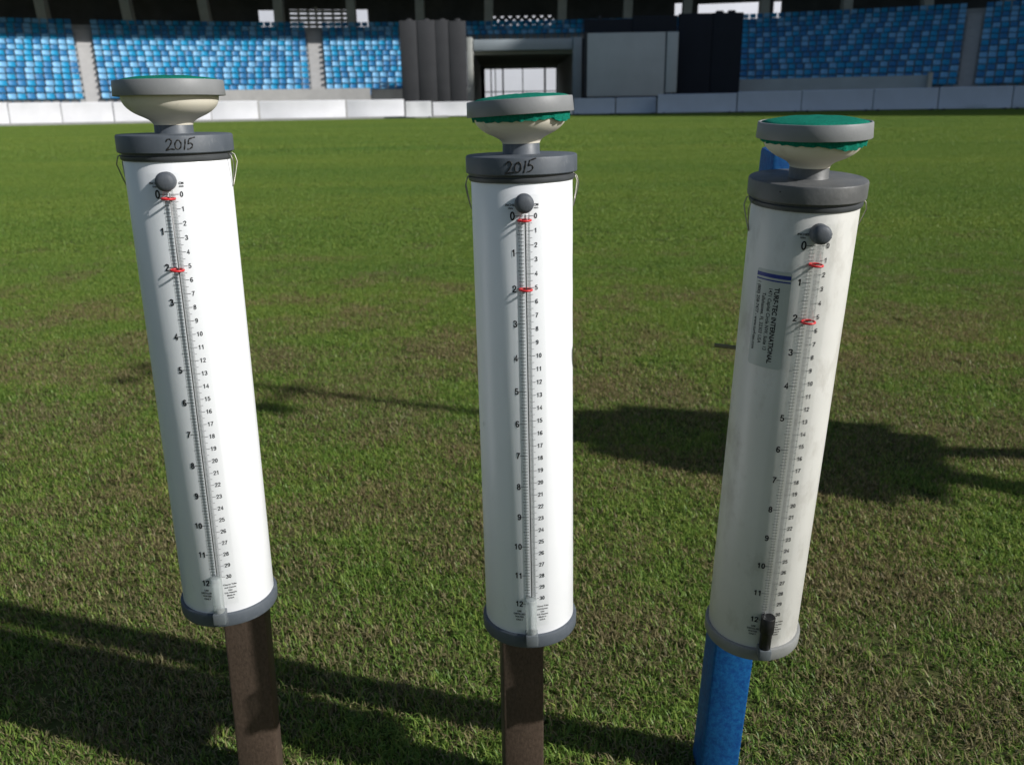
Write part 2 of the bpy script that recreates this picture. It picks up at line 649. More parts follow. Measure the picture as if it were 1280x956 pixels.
def grass_patch(name, size, n, hmin, hmax, wid, seed, clump):
    r = np.random.default_rng(seed)
    # tufts
    nt_ = max(8, int(n / clump))
    tx, ty = r.uniform(-size / 2, size / 2, nt_), r.uniform(-size / 2, size / 2, nt_)
    ti = r.integers(0, nt_, n)
    sp = size / math.sqrt(nt_) * 0.55
    px = tx[ti] + r.normal(0, sp, n)
    py = ty[ti] + r.normal(0, sp, n)
    tr = r.uniform(0, 1, nt_)
    hgt = r.uniform(hmin, hmax, n) * (0.7 + 0.6 * tr[ti])
    az = r.uniform(0, 2 * PI, n)
    lean = np.abs(r.normal(0.7, 0.45, n))
    flat = r.uniform(0, 1, n) < 0.14
    lean[flat] = r.uniform(1.25, 1.5, flat.sum())
    w = wid * r.uniform(0.6, 1.25, n)
    dx, dy = np.cos(az), np.sin(az)
    sx, sy = -dy, dx
    base_z = np.where(flat, r.uniform(0.002, hmin * 0.8, n), -0.001)
    l1 = hgt * 0.55
    l2 = hgt * 0.55
    a1 = lean * 0.6
    a2 = np.minimum(lean * 1.5, 1.75)
    mx_, my_, mz_ = px + dx * l1 * np.sin(a1), py + dy * l1 * np.sin(a1), base_z + l1 * np.cos(a1)
    ex, ey, ez = mx_ + dx * l2 * np.sin(a2), my_ + dy * l2 * np.sin(a2), np.maximum(mz_ + l2 * np.cos(a2), 0.001)
    V = np.zeros((n, 5, 3))
    V[:, 0] = np.stack([px - sx * w / 2, py - sy * w / 2, base_z], 1)
    V[:, 1] = np.stack([px + sx * w / 2, py + sy * w / 2, base_z], 1)
    V[:, 2] = np.stack([mx_ + sx * w * .45, my_ + sy * w * .45, mz_], 1)
    V[:, 3] = np.stack([mx_ - sx * w * .45, my_ - sy * w * .45, mz_], 1)
    V[:, 4] = np.stack([ex, ey, ez], 1)
    me = bpy.data.meshes.new(name)
    me.vertices.add(n * 5)
    me.vertices.foreach_set('co', V.reshape(-1))
    idx = np.arange(n)[:, None] * 5
    loops = np.concatenate([idx + np.array([[0, 1, 2, 3]]), idx + np.array([[3, 2, 4]])], 1).reshape(-1)
    me.loops.add(n * 7)
    me.loops.foreach_set('vertex_index', loops)
    me.polygons.add(n * 2)
    st = (np.arange(n)[:, None] * 7 + np.array([[0, 4]])).reshape(-1)
    me.polygons.foreach_set('loop_start', st)
    at_ = me.color_attributes.new('rnd', 'FLOAT_COLOR', 'POINT')
    cr = np.ones((n, 5, 4))
    cr[:, :, 0] = np.clip(0.5 * tr[ti] + 0.5 * r.uniform(0, 1, n), 0, 1)[:, None]
    cr[:, :, 1] = r.uniform(0, 1, n)[:, None]
    d = r.uniform(0, 1, n)
    d[flat] *= 0.45
    cr[:, :, 2] = d[:, None]
    at_.data.foreach_set('color', cr.reshape(-1))
    me.materials.append(M['grass'])
    me.update()
    me.validate()
    return bpy.data.objects.new(name, me)


def scatter(name, patches, size, y0, y1, jitter=0.5):
    pc = bpy.data.collections.new(name + '_patches')
    for p in patches:
        pc.objects.link(p)
    pts, rot, idx, scl = [], [], [], []
    y = y0
    while y < y1:
        half = 0.95 * y + 1.2 + size
        nx = int(2 * half / size) + 1
        for i in range(nx):
            x = -half + i * size
            pts.append((x + rng.uniform(-jitter, jitter) * size * .3, y + rng.uniform(-jitter, jitter) * size * .3, 0.0))
            rot.append((0, 0, rng.uniform(0, 2 * PI)))
            idx.append(int(rng.integers(0, len(patches))))
            scl.append(rng.uniform(0.92, 1.12))
        y += size
    me = bpy.data.meshes.new(name)
    me.from_pydata(pts, [], [])
    a = me.attributes.new('rot', 'FLOAT_VECTOR', 'POINT')
    a.data.foreach_set('vector', np.array(rot).reshape(-1))
    a = me.attributes.new('idx', 'INT', 'POINT')
    a.data.foreach_set('value', idx)
    a = me.attributes.new('scl', 'FLOAT', 'POINT')
    a.data.foreach_set('value', scl)
    o = link(bpy.data.objects.new(name, me))
    ng = bpy.data.node_groups.new(name, 'GeometryNodeTree')
    ng.interface.new_socket('Geometry', in_out='INPUT', socket_type='NodeSocketGeometry')
    ng.interface.new_socket('Geometry', in_out='OUTPUT', socket_type='NodeSocketGeometry')
    gi, go = ng.nodes.new('NodeGroupInput'), ng.nodes.new('NodeGroupOutput')
    ci = ng.nodes.new('GeometryNodeCollectionInfo')
    ci.inputs['Collection'].default_value = pc
    ci.inputs['Separate Children'].default_value = True
    ci.inputs['Reset Children'].default_value = True
    ip = ng.nodes.new('GeometryNodeInstanceOnPoints')
    ip.inputs['Pick Instance'].default_value = True

    def named(n_, t):
        q = ng.nodes.new('GeometryNodeInputNamedAttribute')
        q.data_type = t
        q.inputs['Name'].default_value = n_
        return q.outputs['Attribute']
    ng.links.new(gi.outputs[0], ip.inputs['Points'])
    ng.links.new(ci.outputs[0], ip.inputs['Instance'])
    ng.links.new(named('idx', 'INT'), ip.inputs['Instance Index'])
    ng.links.new(named('rot', 'FLOAT_VECTOR'), ip.inputs['Rotation'])
    ng.links.new(named('scl', 'FLOAT'), ip.inputs['Scale'])
    ng.links.new(ip.outputs[0], go.inputs[0])
    md = o.modifiers.new('scatter', 'NODES')
    md.node_group = ng
    o['kind'] = 'stuff'
    return o


near = scatter('lawn_grass', [grass_patch('blades', 0.30, 10000, 0.0055, 0.0132, 0.0014, 100 + i, 8) for i in range(10)], 0.21, 0.45, 4.2)
tag(near, 'short mown lawn blades with dry straw around the posts', 'grass')
mid = scatter('lawn_grass_beyond', [grass_patch('blades_mid', 0.60, 10500, 0.007, 0.0145, 0.0024, 200 + i, 9) for i in range(8)], 0.40, 4.2, 13)
tag(mid, 'sound green outfield turf behind the three gauges', 'grass')
farg = scatter('outfield_grass', [grass_patch('blades_far', 1.5, 10500, 0.010, 0.019, 0.0065, 300 + i, 8) for i in range(6)], 1.0, 13.2, 47)
tag(farg, 'bright green outfield turf running up to the boundary boards', 'grass')

# ================================================================== STADIUM
RHO0, TREAD, RISE, NR, Z0 = 54.0, 0.8, 0.355, 14, 0.88
stand = empty('grandstand', (0, 55, 0))
tag(stand, 'concrete grandstand with stepped terraces, raking columns and dark concourse behind the seats', 'grandstand')


def child_origin(o):
    o.location = Vector(o.location) - Vector((0, 55, 0))
    return o


def sweep(name, prof, t0, t1, mtl, parent, n=60, loc=None):
    """closed profile [(rho,z)...] swept about the ring centre"""
    vs, fs = [], []
    k = len(prof)
    for i in range(n + 1):
        t = t0 + (t1 - t0) * i / n
        for r, z in prof:
            vs.append(pol(r, t, z) - Vector((0, 55, 0)))
    for i in range(n):
        for j in range(k):
            l = (j + 1) % k
            fs.append((i * k + j, i * k + l, (i + 1) * k + l, (i + 1) * k + j))
    fs.append(tuple(range(k)))
    fs.append(tuple(reversed(range(n * k, (n + 1) * k))))
    return pymesh(name, vs, fs, mtl, parent)


def th(u, rho, v=100):
    return ring(u, rho, v)[2]


def terrace_profile(k0, k1):
    p = [(RHO0 + k0 * TREAD, -0.05 if k0 == 0 else Z0 + k0 * RISE - 0.6)]
    for k in range(k0, k1):
        p += [(RHO0 + k * TREAD, Z0 + k * RISE), (RHO0 + (k + 1) * TREAD, Z0 + k * RISE)]
    p += [(RHO0 + k1 * TREAD, Z0 + k0 * RISE - 0.62 if k0 else -0.05)]
    return p


tL0, tL1 = th(-230, RHO0), th(560, RHO0)
tR0, tR1 = th(752, RHO0), th(1500, RHO0)
sweep('terrace', terrace_profile(0, NR), tL0, tL1, M['concrete'], stand)
sweep('terrace', terrace_profile(0, NR), tR0, tR1, M['concrete'], stand)
sweep('terrace', terrace_profile(11, NR), tL1 + 0.0002, tR0 - 0.0002, M['concrete'], stand, 20)
# concourse floor, back wall with openings, tier above
RB = RHO0 + NR * TREAD + 4.2
ZTOP = 9.6
sweep('concourse_floor', [(RHO0 + NR * TREAD + 0.003, Z0 + NR * RISE - 0.6), (RHO0 + NR * TREAD + 0.003, Z0 + NR * RISE), (RB, Z0 + NR * RISE), (RB, Z0 + NR * RISE - 0.6)], tL0, tR1, M['concrete'], stand, 80)


def zat(u, v, rho):
    x, y, t = ring(u, rho, v)
    d = ray(u, v)
    return CAM[2] + d[2] * y / d[1]


openings = [  # u0,u1,v_top,v_bottom seen through the concourse
    (324, 347, 13, 42), (363, 434, 12, 37), (443, 460, 12, 42), (613, 692, 20, 42), (843, 858, 4, 20), (872, 947, 4, 30), (966, 975, 2, 30)]
bw = MB()
ZB = Z0 + NR * RISE - 0.6


def wall_piece(t0, t1, z0, z1):
    n = max(1, int((t1 - t0) / 0.02))
    for i in range(n):
        a, b = t0 + (t1 - t0) * i / n, t0 + (t1 - t0) * (i + 1) / n
        p = [pol(RB, a, z0), pol(RB, b, z0), pol(RB + .3, b, z0), pol(RB + .3, a, z0), pol(RB, a, z1), pol(RB, b, z1), pol(RB + .3, b, z1), pol(RB + .3, a, z1)]
        p = [q - Vector((0, 55, 0)) for q in p]
        bw.add(p, [(0, 3, 2, 1), (4, 5, 6, 7), (0, 1, 5, 4), (1, 2, 6, 5), (2, 3, 7, 6), (3, 0, 4, 7)])


cur = tL0
lat = None
for u0, u1, v0, v1 in openings:
    a, b = th(u0, RB, 25), th(u1, RB, 25)
    za, zb = zat((u0 + u1) / 2, v1, RB), zat((u0 + u1) / 2, v0, RB)
    wall_piece(cur, a, ZB, ZTOP)
    wall_piece(a, b, ZB, za)
    wall_piece(a, b, zb, ZTOP)
    if u0 == 613:
        lat = (a, b, za, zb)
    cur = b
wall_piece(cur, tR1, ZB, ZTOP)
bw.build('back_wall', M['dark_wall'], stand)
# lattice grille of diamond gaps in one opening
a, b, za, zb = lat
gm = MB()
nx = 8
Wd = (b - a) * RB
for sgn in (1, -1):
    for i in range(-5, nx + 6):
        s0 = i * Wd / nx
        s1 = s0 + sgn * (zb - za)
        q0, q1 = s0, s1
        zz0, zz1 = za, zb
        # clip to the opening
        lo, hi = 0.0, 1.0
        for bound, ge in ((0, True), (Wd, False)):
            if abs(q1 - q0) > 1e-9:
                tt = (bound - q0) / (q1 - q0)
                inc = (q1 > q0) == ge
                if inc:
                    lo = max(lo, tt)
                else:
                    hi = min(hi, tt)
        if hi - lo < 0.02:
            continue
        pa = pol(RB + 0.1, a + (q0 + (q1 - q0) * lo) / RB, zz0 + (zz1 - zz0) * lo)
        pb = pol(RB + 0.1, a + (q0 + (q1 - q0) * hi) / RB, zz0 + (zz1 - zz0) * hi)
        gm.tube([pa - Vector((0, 55, 0)), pb - Vector((0, 55, 0))], 0.13, 6)
gm.build('lattice_grille', M['dark_wall'], stand)
for k, v_ in enumerate((15, 20.5, 26, 31.5)):
    a_, b_ = th(362, RB, 25), th(435, RB, 25)
    z_ = zat(398, v_, RB)
    sweep('louvre', [(RB - .25, z_ - .11), (RB - .25, z_ + .05), (RB - .05, z_ + .11), (RB - .05, z_ - .05)], a_, b_, M['column'], stand, 3)
for u_ in (372, 384, 394, 402, 415, 426):
    a_, b_ = th(u_, RB, 25), th(u_ + 3.2, RB, 25)
    sweep('louvre_post', [(RB - .45, ZB + 0.6), (RB - .45, zat(398, 13 if u_ != 394 else 10, RB)), (RB - .3, zat(398, 13, RB)), (RB - .3, ZB + 0.6)], a_, b_, M['column'], stand, 1)
# upper tier: its edge is set so that its shadow falls on the rear rows
tsh = (ZTOP - (Z0 + 10.2 * RISE + 0.5)) / S.z
shx, shy = S.x * tsh, S.y * tsh
um = MB()
rs = RHO0 + 10.2 * TREAD
n = 60
tA, tB = tL0 - 0.05, tR1 + 0.05
ring_in = [pol(rs, tA + (tB - tA) * i / n, 0) + Vector((shx, shy, 0)) for i in range(n + 1)]
ring_out = [pol(RB + 2, tA + (tB - tA) * i / n, 0) + Vector((shx * 0.3, 0, 0)) for i in range(n + 1)]
vs, fs = [], []
for p_, q_ in zip(ring_in, ring_out):
    for w_, z_ in ((p_, ZTOP), (q_, ZTOP), (q_, ZTOP + 1.6), (p_, ZTOP + 1.6)):
        vs.append((w_.x, w_.y - 55, z_))
for i in range(n):
    for j in range(4):
        l = (j + 1) % 4
        fs.append((i * 4 + j, i * 4 + l, i * 4 + 4 + l, i * 4 + 4 + j))
fs += [(0, 1, 2, 3), tuple(reversed(range(n * 4, n * 4 + 4)))]
pymesh('upper_tier', vs, fs, M['dark_wall'], stand)
# raking columns in front of the concourse
for u_top, u_bot in ((46, 60), (152, 166), (249, 262), (346, 351), (437, 441), (524, 526), (611, 611), (703, 702), (786, 783), (861, 856), (957, 953), (1060, 1056), (1160, 1157), (1262, 1258)):
    rc = RHO0 + NR * TREAD + 1.4
    pb_ = Vector(at(u_bot, 44, ring(u_bot, rc, 30)[1]))
    pt_ = Vector(at(u_top, -20, ring(u_top, rc, 30)[1]))
    d = pb_ - pt_
    t = (pb_.z - (Z0 + NR * RISE - 0.02)) / d.z
    pb_ = pb_ - d * t
    t2 = (ZTOP + 0.3 - pt_.z) / -d.z
    pt_ = pt_ - d * t2
    bm_ = MB()
    w = 0.31
    vs = []
    for p_ in (pb_, pt_):
        for sx_, sy_ in ((-w, -w), (w, -w), (w, w), (-w, w)):
            vs.append((p_.x + sx_ - 0, p_.y + sy_ - 55, p_.z))
    bm_.add(vs, [(0, 3, 2, 1), (4, 5, 6, 7), (0, 1, 5, 4), (1, 2, 6, 5), (2, 3, 7, 6), (3, 0, 4, 7)])
    bm_.build('column', M['column'], stand)
# aisles: flights of half steps, slightly proud of the terrace
aisles = [(100.5, 120.5), (387, 405), (1199, 1219)]
aisle_t = []
for u0, u1 in aisles:
    a, b = th(u0, RHO0 + 4, 90), th(u1, RHO0 + 4, 90)
    aisle_t.append((a, b))
    p = [(RHO0 - 0.02, 0.3)]
    for k in range(2 * NR - 1):
        z = Z0 + 0.02 + k * RISE / 2
        r_ = RHO0 - 0.02 + k * TREAD / 2
        p += [(r_, z), (r_ + TREAD / 2, z)]
    p += [(RHO0 + (NR - .5) * TREAD, 0.3)]
    sweep('aisle_stair', p, a + 0.0006, b - 0.0006, M['aisle'], stand, 4)
# low walls before the terrace
zw = zat(340, 112, RHO0 - 0.8)
sweep('front_wall', [(RHO0 - 0.8, 0), (RHO0 - 0.8, zw), (RHO0 - 0.55, zw), (RHO0 - 0.55, 0)], th(150, RHO0 - .8), th(462, RHO0 - .8), M['aisle'], stand, 24)
zw2 = zat(480, 112, RHO0 - 0.1)
sweep('front_wall', [(RHO0 - 0.25, 0), (RHO0 - 0.25, zw2), (RHO0 - 0.05, zw2), (RHO0 - 0.05, 0)], th(463, RHO0), th(510, RHO0), M['dark_wall'], stand, 6)
zw3 = zat(1040, 97, RHO0 - 0.8)
sweep('front_wall', [(RHO0 - 0.8, 0), (RHO0 - 0.8, zw3), (RHO0 - 0.55, zw3), (RHO0 - 0.55, 0)], th(916, RHO0 - .8), th(1164, RHO0 - .8), M['fascia'], stand, 24)
x, y, t = ring(1162, RHO0 - 0.95)
mbp = MB()
mbp.box((x - .11, y - 55 - .1, 0), (x + .11, y - 55 + .1, zat(1162, 91, RHO0 - 0.95)))
mbp.build('wall_end_post', M['column'], stand)


# portal of the players' tunnel through the stand
def pbox(name, u0, u1, v0, v1, y, depth, mtl, parent, org=(0, 55, 0), to_ground=False, bev=0.0):
    """upright slab whose front face fills the pixel box (u0..u1, v0..v1) at depth y"""
    um_, vm_ = (u0 + u1) / 2, (v0 + v1) / 2
    xa, xb = at(u0, vm_, y)[0], at(u1, vm_, y)[0]
    za_, zb_ = at(um_, v1, y)[2], at(um_, v0, y)[2]
    if to_ground:
        za_ = 0.0
    o_ = Vector(org)
    A = Vector((xa, y, za_)) - o_
    B = Vector((xb, y + depth, zb_)) - o_
    return bev_box(name, A, B, mtl, parent, bev)


YP = 53.2
pbox('tunnel_lintel', 592, 716, 49, 63, YP, 0.5, M['fascia'], stand, bev=0.03)
pbox('tunnel_pillar', 584.5, 591.5, 47, 150, YP - .1, 0.9, M['column'], stand, to_ground=True, bev=0.03)
pbox('tunnel_pillar', 716.5, 727, 47, 150, YP - .1, 0.9, M['fascia'], stand, to_ground=True, bev=0.03)
pbox('wing_wall', 555, 584, 48, 150, YP + .35, 0.4, M['screen_dark'], stand, to_ground=True)
pbox('wing_wall', 727.5, 760, 48, 150, YP + .35, 0.4, M['screen_dark'], stand, to_ground=True)
pbox('tunnel_wall', 588, 591, 62, 150, YP + .9, 18.5, M['column'], stand, to_ground=True)
pbox('tunnel_wall', 717, 720, 62, 150, YP + .9, 18.5, M['column'], stand, to_ground=True)
pbox('tunnel_ceiling', 592, 716, 63.5, 68, YP + .55, 18.8, M['column'], stand)
pbox('tunnel_beam', 592, 716, 66, 71, YP + 5, 0.6, M['column'], stand)
pbox('tunnel_header', 590, 722, 66, 86, YP + 19, 0.4, M['fascia'], stand)
pbox('portal_plinth', 577, 590, 110, 150, YP - .9, 0.7, M['column'], stand, to_ground=True, bev=0.03)
for (u0, u1) in ((601, 606.5), (613.5, 615), (619, 620.2), (628, 630), (653, 654.2), (680, 682.5), (695, 697), (711, 722)):
    pbox('gate_bar', u0, u1, 84, 150, YP + 18.2, 0.08, M['frame_dark'], stand, to_ground=True)
pbox('gate_rail', 601, 712, 114, 115.2, YP + 18.1, 0.06, M['frame_dark'], stand)

# pale hall added outside the ground as bright haze behind the tunnel and concourse gaps
backdrop = empty('pale_building', (0, 124, 0))
tag(backdrop, 'pale building outside the ground, seen through the tunnel and concourse gaps', 'building')
M['hall'] = mat('pale_render', (0.62, 0.64, 0.72), 0.8, 0.2, 0.05, 0.2)
RH = Matrix.Rotation(math.radians(14), 4, 'Z')
bev_box('wall', (-95, 0, 0), (95, 18, 26), M['hall'], backdrop, 0.2, mtx=RH)
bev_box('parapet', (-95.4, -0.4, 26.01), (95.4, 18.4, 27), M['aisle'], backdrop, 0.1, mtx=RH)

# unseen roof and stand to the right, shaped to shade that side of the ground
zr = 30.0
off = Vector((S.x, S.y, 0)) / S.z * zr
sh_edge = [(48, 2), (32, 18), (17.5, 29.5), (10.2, 36.5), (4.0, 43.5), (-2.0, 50.0), (-5, 57), (-9, 66), (-15, 76)]
inner = [Vector((x, y, 0)) + off for x, y in sh_edge]
outer = [Vector((p_.x + 34, p_.y + (4 if i > 4 else 0) + i * 2, 0)) for i, p_ in enumerate(inner)]
roof = empty('stadium_roof', (95, 10, 0))
tag(roof, 'tall roofed stand to the right that shades the far seats', 'grandstand')
vs, fs = [], []
for p_, q_ in zip(inner, outer):
    for w_, z_ in ((p_, zr), (q_, zr - 3), (q_, zr - 2), (p_, zr + 1.2)):
        vs.append((w_.x - 95, w_.y - 10, z_))
for i in range(len(inner) - 1):
    for j in range(4):
        l = (j + 1) % 4
        fs.append((i * 4 + j, i * 4 + l, i * 4 + 4 + l, i * 4 + 4 + j))
fs += [(0, 1, 2, 3), tuple(reversed(range(len(vs) - 4, len(vs))))]
pymesh('roof_deck', vs, fs, M['roof'], roof)
q0 = Vector((-2.0, 50.0, 0)) + off  # unseen block added for the upright edge of its shadow
pl = [(q0.x, q0.y), (q0.x + 38, q0.y - 14.2), (q0.x + 46, q0.y + 26), (q0.x + 6, q0.y + 30)]
vs = [(x - 95, y - 10, z) for z in (0, zr - 4.2) for x, y in pl]
pymesh('end_block', vs, [(0, 3, 2, 1), (4, 5, 6, 7), (0, 1, 5, 4), (1, 2, 6, 5), (2, 3, 7, 6), (3, 0, 4, 7)], M['roof'], roof)
vs, fs = [], []
for q_ in outer:
    for dx_, z_ in ((-3, 0), (-2, 0), (-2, zr - 2.7), (-3, zr - 2.7)):
        vs.append((q_.x + dx_ - 95, q_.y - 10, z_))
for i in range(len(outer) - 1):
    for j in range(4):
        l = (j + 1) % 4
        fs.append((i * 4 + j, i * 4 + l, i * 4 + 4 + l, i * 4 + 4 + j))
fs += [(0, 1, 2, 3), tuple(reversed(range(len(vs) - 4, len(vs))))]
pymesh('rear_wall', vs, fs, M['roof'], roof)


# ------------------------------------------------------------------ seats
def seat_geom():
    s = MB()
    w = 0.195
    BK = ((0.45, 0.33), (0.55, 0.37), (0.665, 0.42))
    # backrest: curved shell, open to the field (-y)
    n = 4
    vs = []
    for zi, (z, yo) in enumerate(BK):
        for i in range(n + 1):
            t = -1 + 2 * i / n
            vs.append((t * w * (0.95 if zi == 2 else 1), yo - 0.05 * (t * t), z))
    for zi, (z, yo) in enumerate(BK):
        for i in range(n + 1):
            t = -1 + 2 * i / n
            vs.append((t * w * (0.97 if zi == 2 else 1), yo - 0.05 * (t * t) + 0.03, z))
    m1 = n + 1
    fs = []
    for zi in range(2):
        for i in range(n):
            a_ = zi * m1 + i
            fs.append((a_, a_ + 1, a_ + 1 + m1, a_ + m1))
            b_ = 3 * m1 + a_
            fs.append((b_ + m1, b_ + m1 + 1, b_ + 1, b_))
    for i in range(n):
        fs.append((2 * m1 + i, 2 * m1 + i + 1, 5 * m1 + i + 1, 5 * m1 + i))
    for zi in range(2):
        a_ = zi * m1
        fs.append((a_, a_ + m1, a_ + m1 + 3 * m1, a_ + 3 * m1))
        a_ = zi * m1 + n
        fs.append((a_ + 3 * m1, a_ + m1 + 3 * m1, a_ + m1, a_))
    s.add(vs, fs)
    # pan with rolled front edge
    pr = [(-0.03, 0.36), (-0.06, 0.40), (-0.03, 0.435), (0.32, 0.42), (0.34, 0.39)]
    vs = [(-w, y_, z_) for y_, z_ in pr] + [(w, y_, z_) for y_, z_ in pr]
    k = len(pr)
    fs = [(j, (j + 1) % k, k + (j + 1) % k, k + j) for j in range(k)] + [tuple(reversed(range(k))), tuple(range(k, 2 * k))]
    s.add(vs, fs)
    # bracket
    s.box((-0.03, 0.20, -0.01), (0.03, 0.30, 0.385))
    return s


sg = seat_geom()
seat_me = []
for nm, c in SEATCOL:
    me = bpy.data.meshes.new('seat')
    me.from_pydata(sg.v, [], sg.f)
    me.materials.append(M[nm])
    me.update()
    seat_me.append(me)
PITCHS = 0.445
seats = []


def colour_of(r, c):
    # repeating diagonal mosaic with some scatter
    base = (c + 2 * r + (r // 4)) % 3
    if rng.uniform() < 0.2:
        base = int(rng.integers(0, 3))
    return base


blocks = [(-200, 99.5, 0), (122, 386, 0), (406.5, 560, 0), (752, 915, 1), (915, 1198, 1), (1220.5, 1480, 1)]
for bi, (u0, u1, shade) in enumerate(blocks):
    for r in range(NR):
        rho = RHO0 + r * TREAD + 0.25
        a = th(u0, RHO0 + 4, 90)
        b = th(u1, RHO0 + 4, 90)
        nseat = int((b - a) * rho / PITCHS)
        for c in range(nseat):
            t = a + (b - a) * (c + 0.5) / nseat
            p_ = pol(rho, t, Z0 + r * RISE)
            seats.append((p_, t, colour_of(r, c), bi, r))
# the rear rows carried over the tunnel
for r in range(11, NR):
    rho = RHO0 + r * TREAD + 0.25
    a, b = tL1, tR0
    nseat = int((b - a) * rho / PITCHS)
    for c in range(nseat):
        t = a + (b - a) * (c + 0.5) / nseat
        seats.append((pol(rho, t, Z0 + r * RISE), t, colour_of(r, c), 9, r))


def to_px(p_):
    q = np.array(p_) - CAM
    z = q @ fw
    return 640 + F * (q @ CR) / z, 478 - F * (q @ CU) / z


def shown(s):
    if s[3] == 3 or s[3] == 9:
        return False
    u, v = to_px(s[0] + Vector((0, 0, 0.6)))
    if not (2 < u < 1278):
        return False
    if 150 < u < 462 and v > 110:
        return False
    if 462 <= u < 560 and (u > 500 or v > 108):
        return False
    if 138 < u < 282 and v > 90:
        return False
    if 915 < u < 1165 and v > 95:
        return False
    if v > 126:
        return False
    return True


order = sorted([i for i, s in enumerate(seats) if shown(s)], key=lambda i: (seats[i][0] - Vector(CAM)).length)
single = set(order[:300])
bname = {0: 'sunlit terrace block beside the first aisle', 1: 'wide sunlit block between the two aisles', 2: 'sunlit block beside the charcoal screen',
         4: 'shaded block behind the grey wall', 5: 'shaded block past the last aisle'}
rest = MB()
ROWW = ['first', 'second', 'third', 'fourth', 'fifth', 'sixth', 'seventh', 'eighth', 'ninth', 'tenth', 'eleventh', 'twelfth', 'thirteenth', 'fourteenth']
for i, (p_, t, ci, bi, r) in enumerate(seats):
    R_ = Matrix.Translation(p_) @ Matrix.Rotation(-t, 4, 'Z')
    if i in single:
        o = bpy.data.objects.new('stadium_seat', seat_me[ci])
        o.matrix_world = R_
        link(o)
        rw = ROWW[r]
        tag(o, '%s plastic seat, %s row up, %s' % (SEATCOL[ci][0], rw, bname[bi]), 'seat', '%s seats of the %s row, %s' % (SEATCOL[ci][0], rw, bname[bi]))
    else:
        rest.add([R_ @ Vector(v) for v in sg.v], sg.f, ci)
ro = rest.build('seat_rows', None, mats=[M[nm] for nm, c in SEATCOL])
tag(ro, 'rows of blue plastic seats higher up the terraces', 'seats', kind='stuff')

# ------------------------------------------------------------------ boards round the boundary
RBD = 84.0


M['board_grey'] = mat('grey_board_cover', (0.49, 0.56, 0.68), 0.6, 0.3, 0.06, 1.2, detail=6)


def board(u0, u1, v0, v1, label, rho=RBD, lean=0.10, bow=0.0, z0=0.06):
    um_ = (u0 + u1) / 2
    a, b = ring(u0, rho, 140, YCB), ring(u1, rho, 140, YCB)
    xm, ym, tm = ring(um_, rho, 140, YCB)
    ztop = CAM[2] + ray(um_, v0)[2] * ym / ray(um_, v0)[1]
    root = empty('boundary_board', (xm, ym, 0))
    ux = Vector((b[0] - a[0], b[1] - a[1], 0))
    wdt = ux.length - 0.04
    ux.normalize()
    nrm = Vector((ux.y, -ux.x, 0))           # towards the field
    n = 10
    mb = MB()
    vs, fs = [], []
    prof = []
    hgt = ztop - z0
    for j, (q, dpt) in enumerate(((0, 0.02), (0.03, 0.0), (0.25, 0.02), (0.5, 0.03), (0.75, 0.02), (0.97, 0.0), (1.0, 0.03))):
        prof.append((q, dpt))
    for side in (1, 0):
        for q, dpt in prof:
            for i in range(n + 1):
                s_ = -0.5 + i / n
                wob = bow * (0.25 - s_ * s_) * 4 + 0.012 * math.sin(9 * s_ + u0) * math.sin(3 * q + u1)
                dd = (0.09 - dpt + wob if side else -0.09) - lean * hgt * (q - 0.5)
                p_ = ux * (s_ * wdt) + nrm * dd + Vector((0, 0, z0 + q * hgt))
                vs.append(p_)
    m1, k = n + 1, len(prof)
    for side in (0, 1):
        o_ = side * m1 * k
        for j in range(k - 1):
            for i in range(n):
                f_ = (o_ + j * m1 + i, o_ + j * m1 + i + 1, o_ + (j + 1) * m1 + i + 1, o_ + (j + 1) * m1 + i)
                fs.append(f_ if side == 0 else tuple(reversed(f_)))
    o2 = m1 * k
    for i in range(n):
        fs.append((i + 1, i, o2 + i, o2 + i + 1))
        q = (k - 1) * m1 + i
        fs.append((q, q + 1, o2 + q + 1, o2 + q))
    for j in range(k - 1):
        q = j * m1
        fs.append((q, q + m1, o2 + q + m1, o2 + q))
        q = j * m1 + n
        fs.append((q + m1, q, o2 + q, o2 + q + m1))
    mb.add(vs, fs)
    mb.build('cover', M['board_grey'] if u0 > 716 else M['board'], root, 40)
    for s_ in (-0.42, 0.42):
        f_ = MB()
        c_ = ux * (s_ * wdt)
        R_ = Matrix.Translation(c_) @ Matrix.Rotation(math.atan2(ux.y, ux.x), 4, 'Z')
        f_.box((-0.04, -0.25, 0.0), (0.04, 0.25, z0 + 0.03), mtx=R_)
        f_.build('foot', M['frame_dark'], root)
    tag(root, label, 'board', 'white boards along the boundary')
    return root


board(-75, 11, 129, 150, 'white covered boundary board at the end of the sunlit row')
board(11.5, 77, 128.5, 150, 'white covered boundary board below the sunlit end seats')
board(77.5, 142, 128, 149.5, 'white covered boundary board in front of the first aisle')
board(142.5, 205, 127.5, 149.5, 'white covered boundary board behind the gauge with the plain cover hem')
board(205.5, 264, 127, 149, 'white covered boundary board partly behind the cream bowl and lid')
board(264.5, 323, 126.5, 147.5, 'white covered boundary board with sagging lower corner below the grey wall', bow=0.06)
board(325, 433, 126, 147.5, 'long bowed white boundary board below the second aisle', bow=0.16)
board(434, 506, 125, 147, 'white bowed boundary board beside the charcoal screen', bow=0.12)
board(507, 540, 127, 149, 'short white boundary board under the charcoal screen, set nearest the turf', rho=RBD - 1.5)
board(541, 590, 127.5, 147, 'white boundary board between charcoal screen and tunnel')
board(590.5, 655, 127, 146, 'white boundary board across the tunnel mouth, half hidden by a gauge head')
board(655.5, 716, 126, 145, 'white boundary board across the tunnel beside the pale pillar')
board(717, 769, 123, 144, 'shaded boundary board below the white sight screen beside the tunnel')
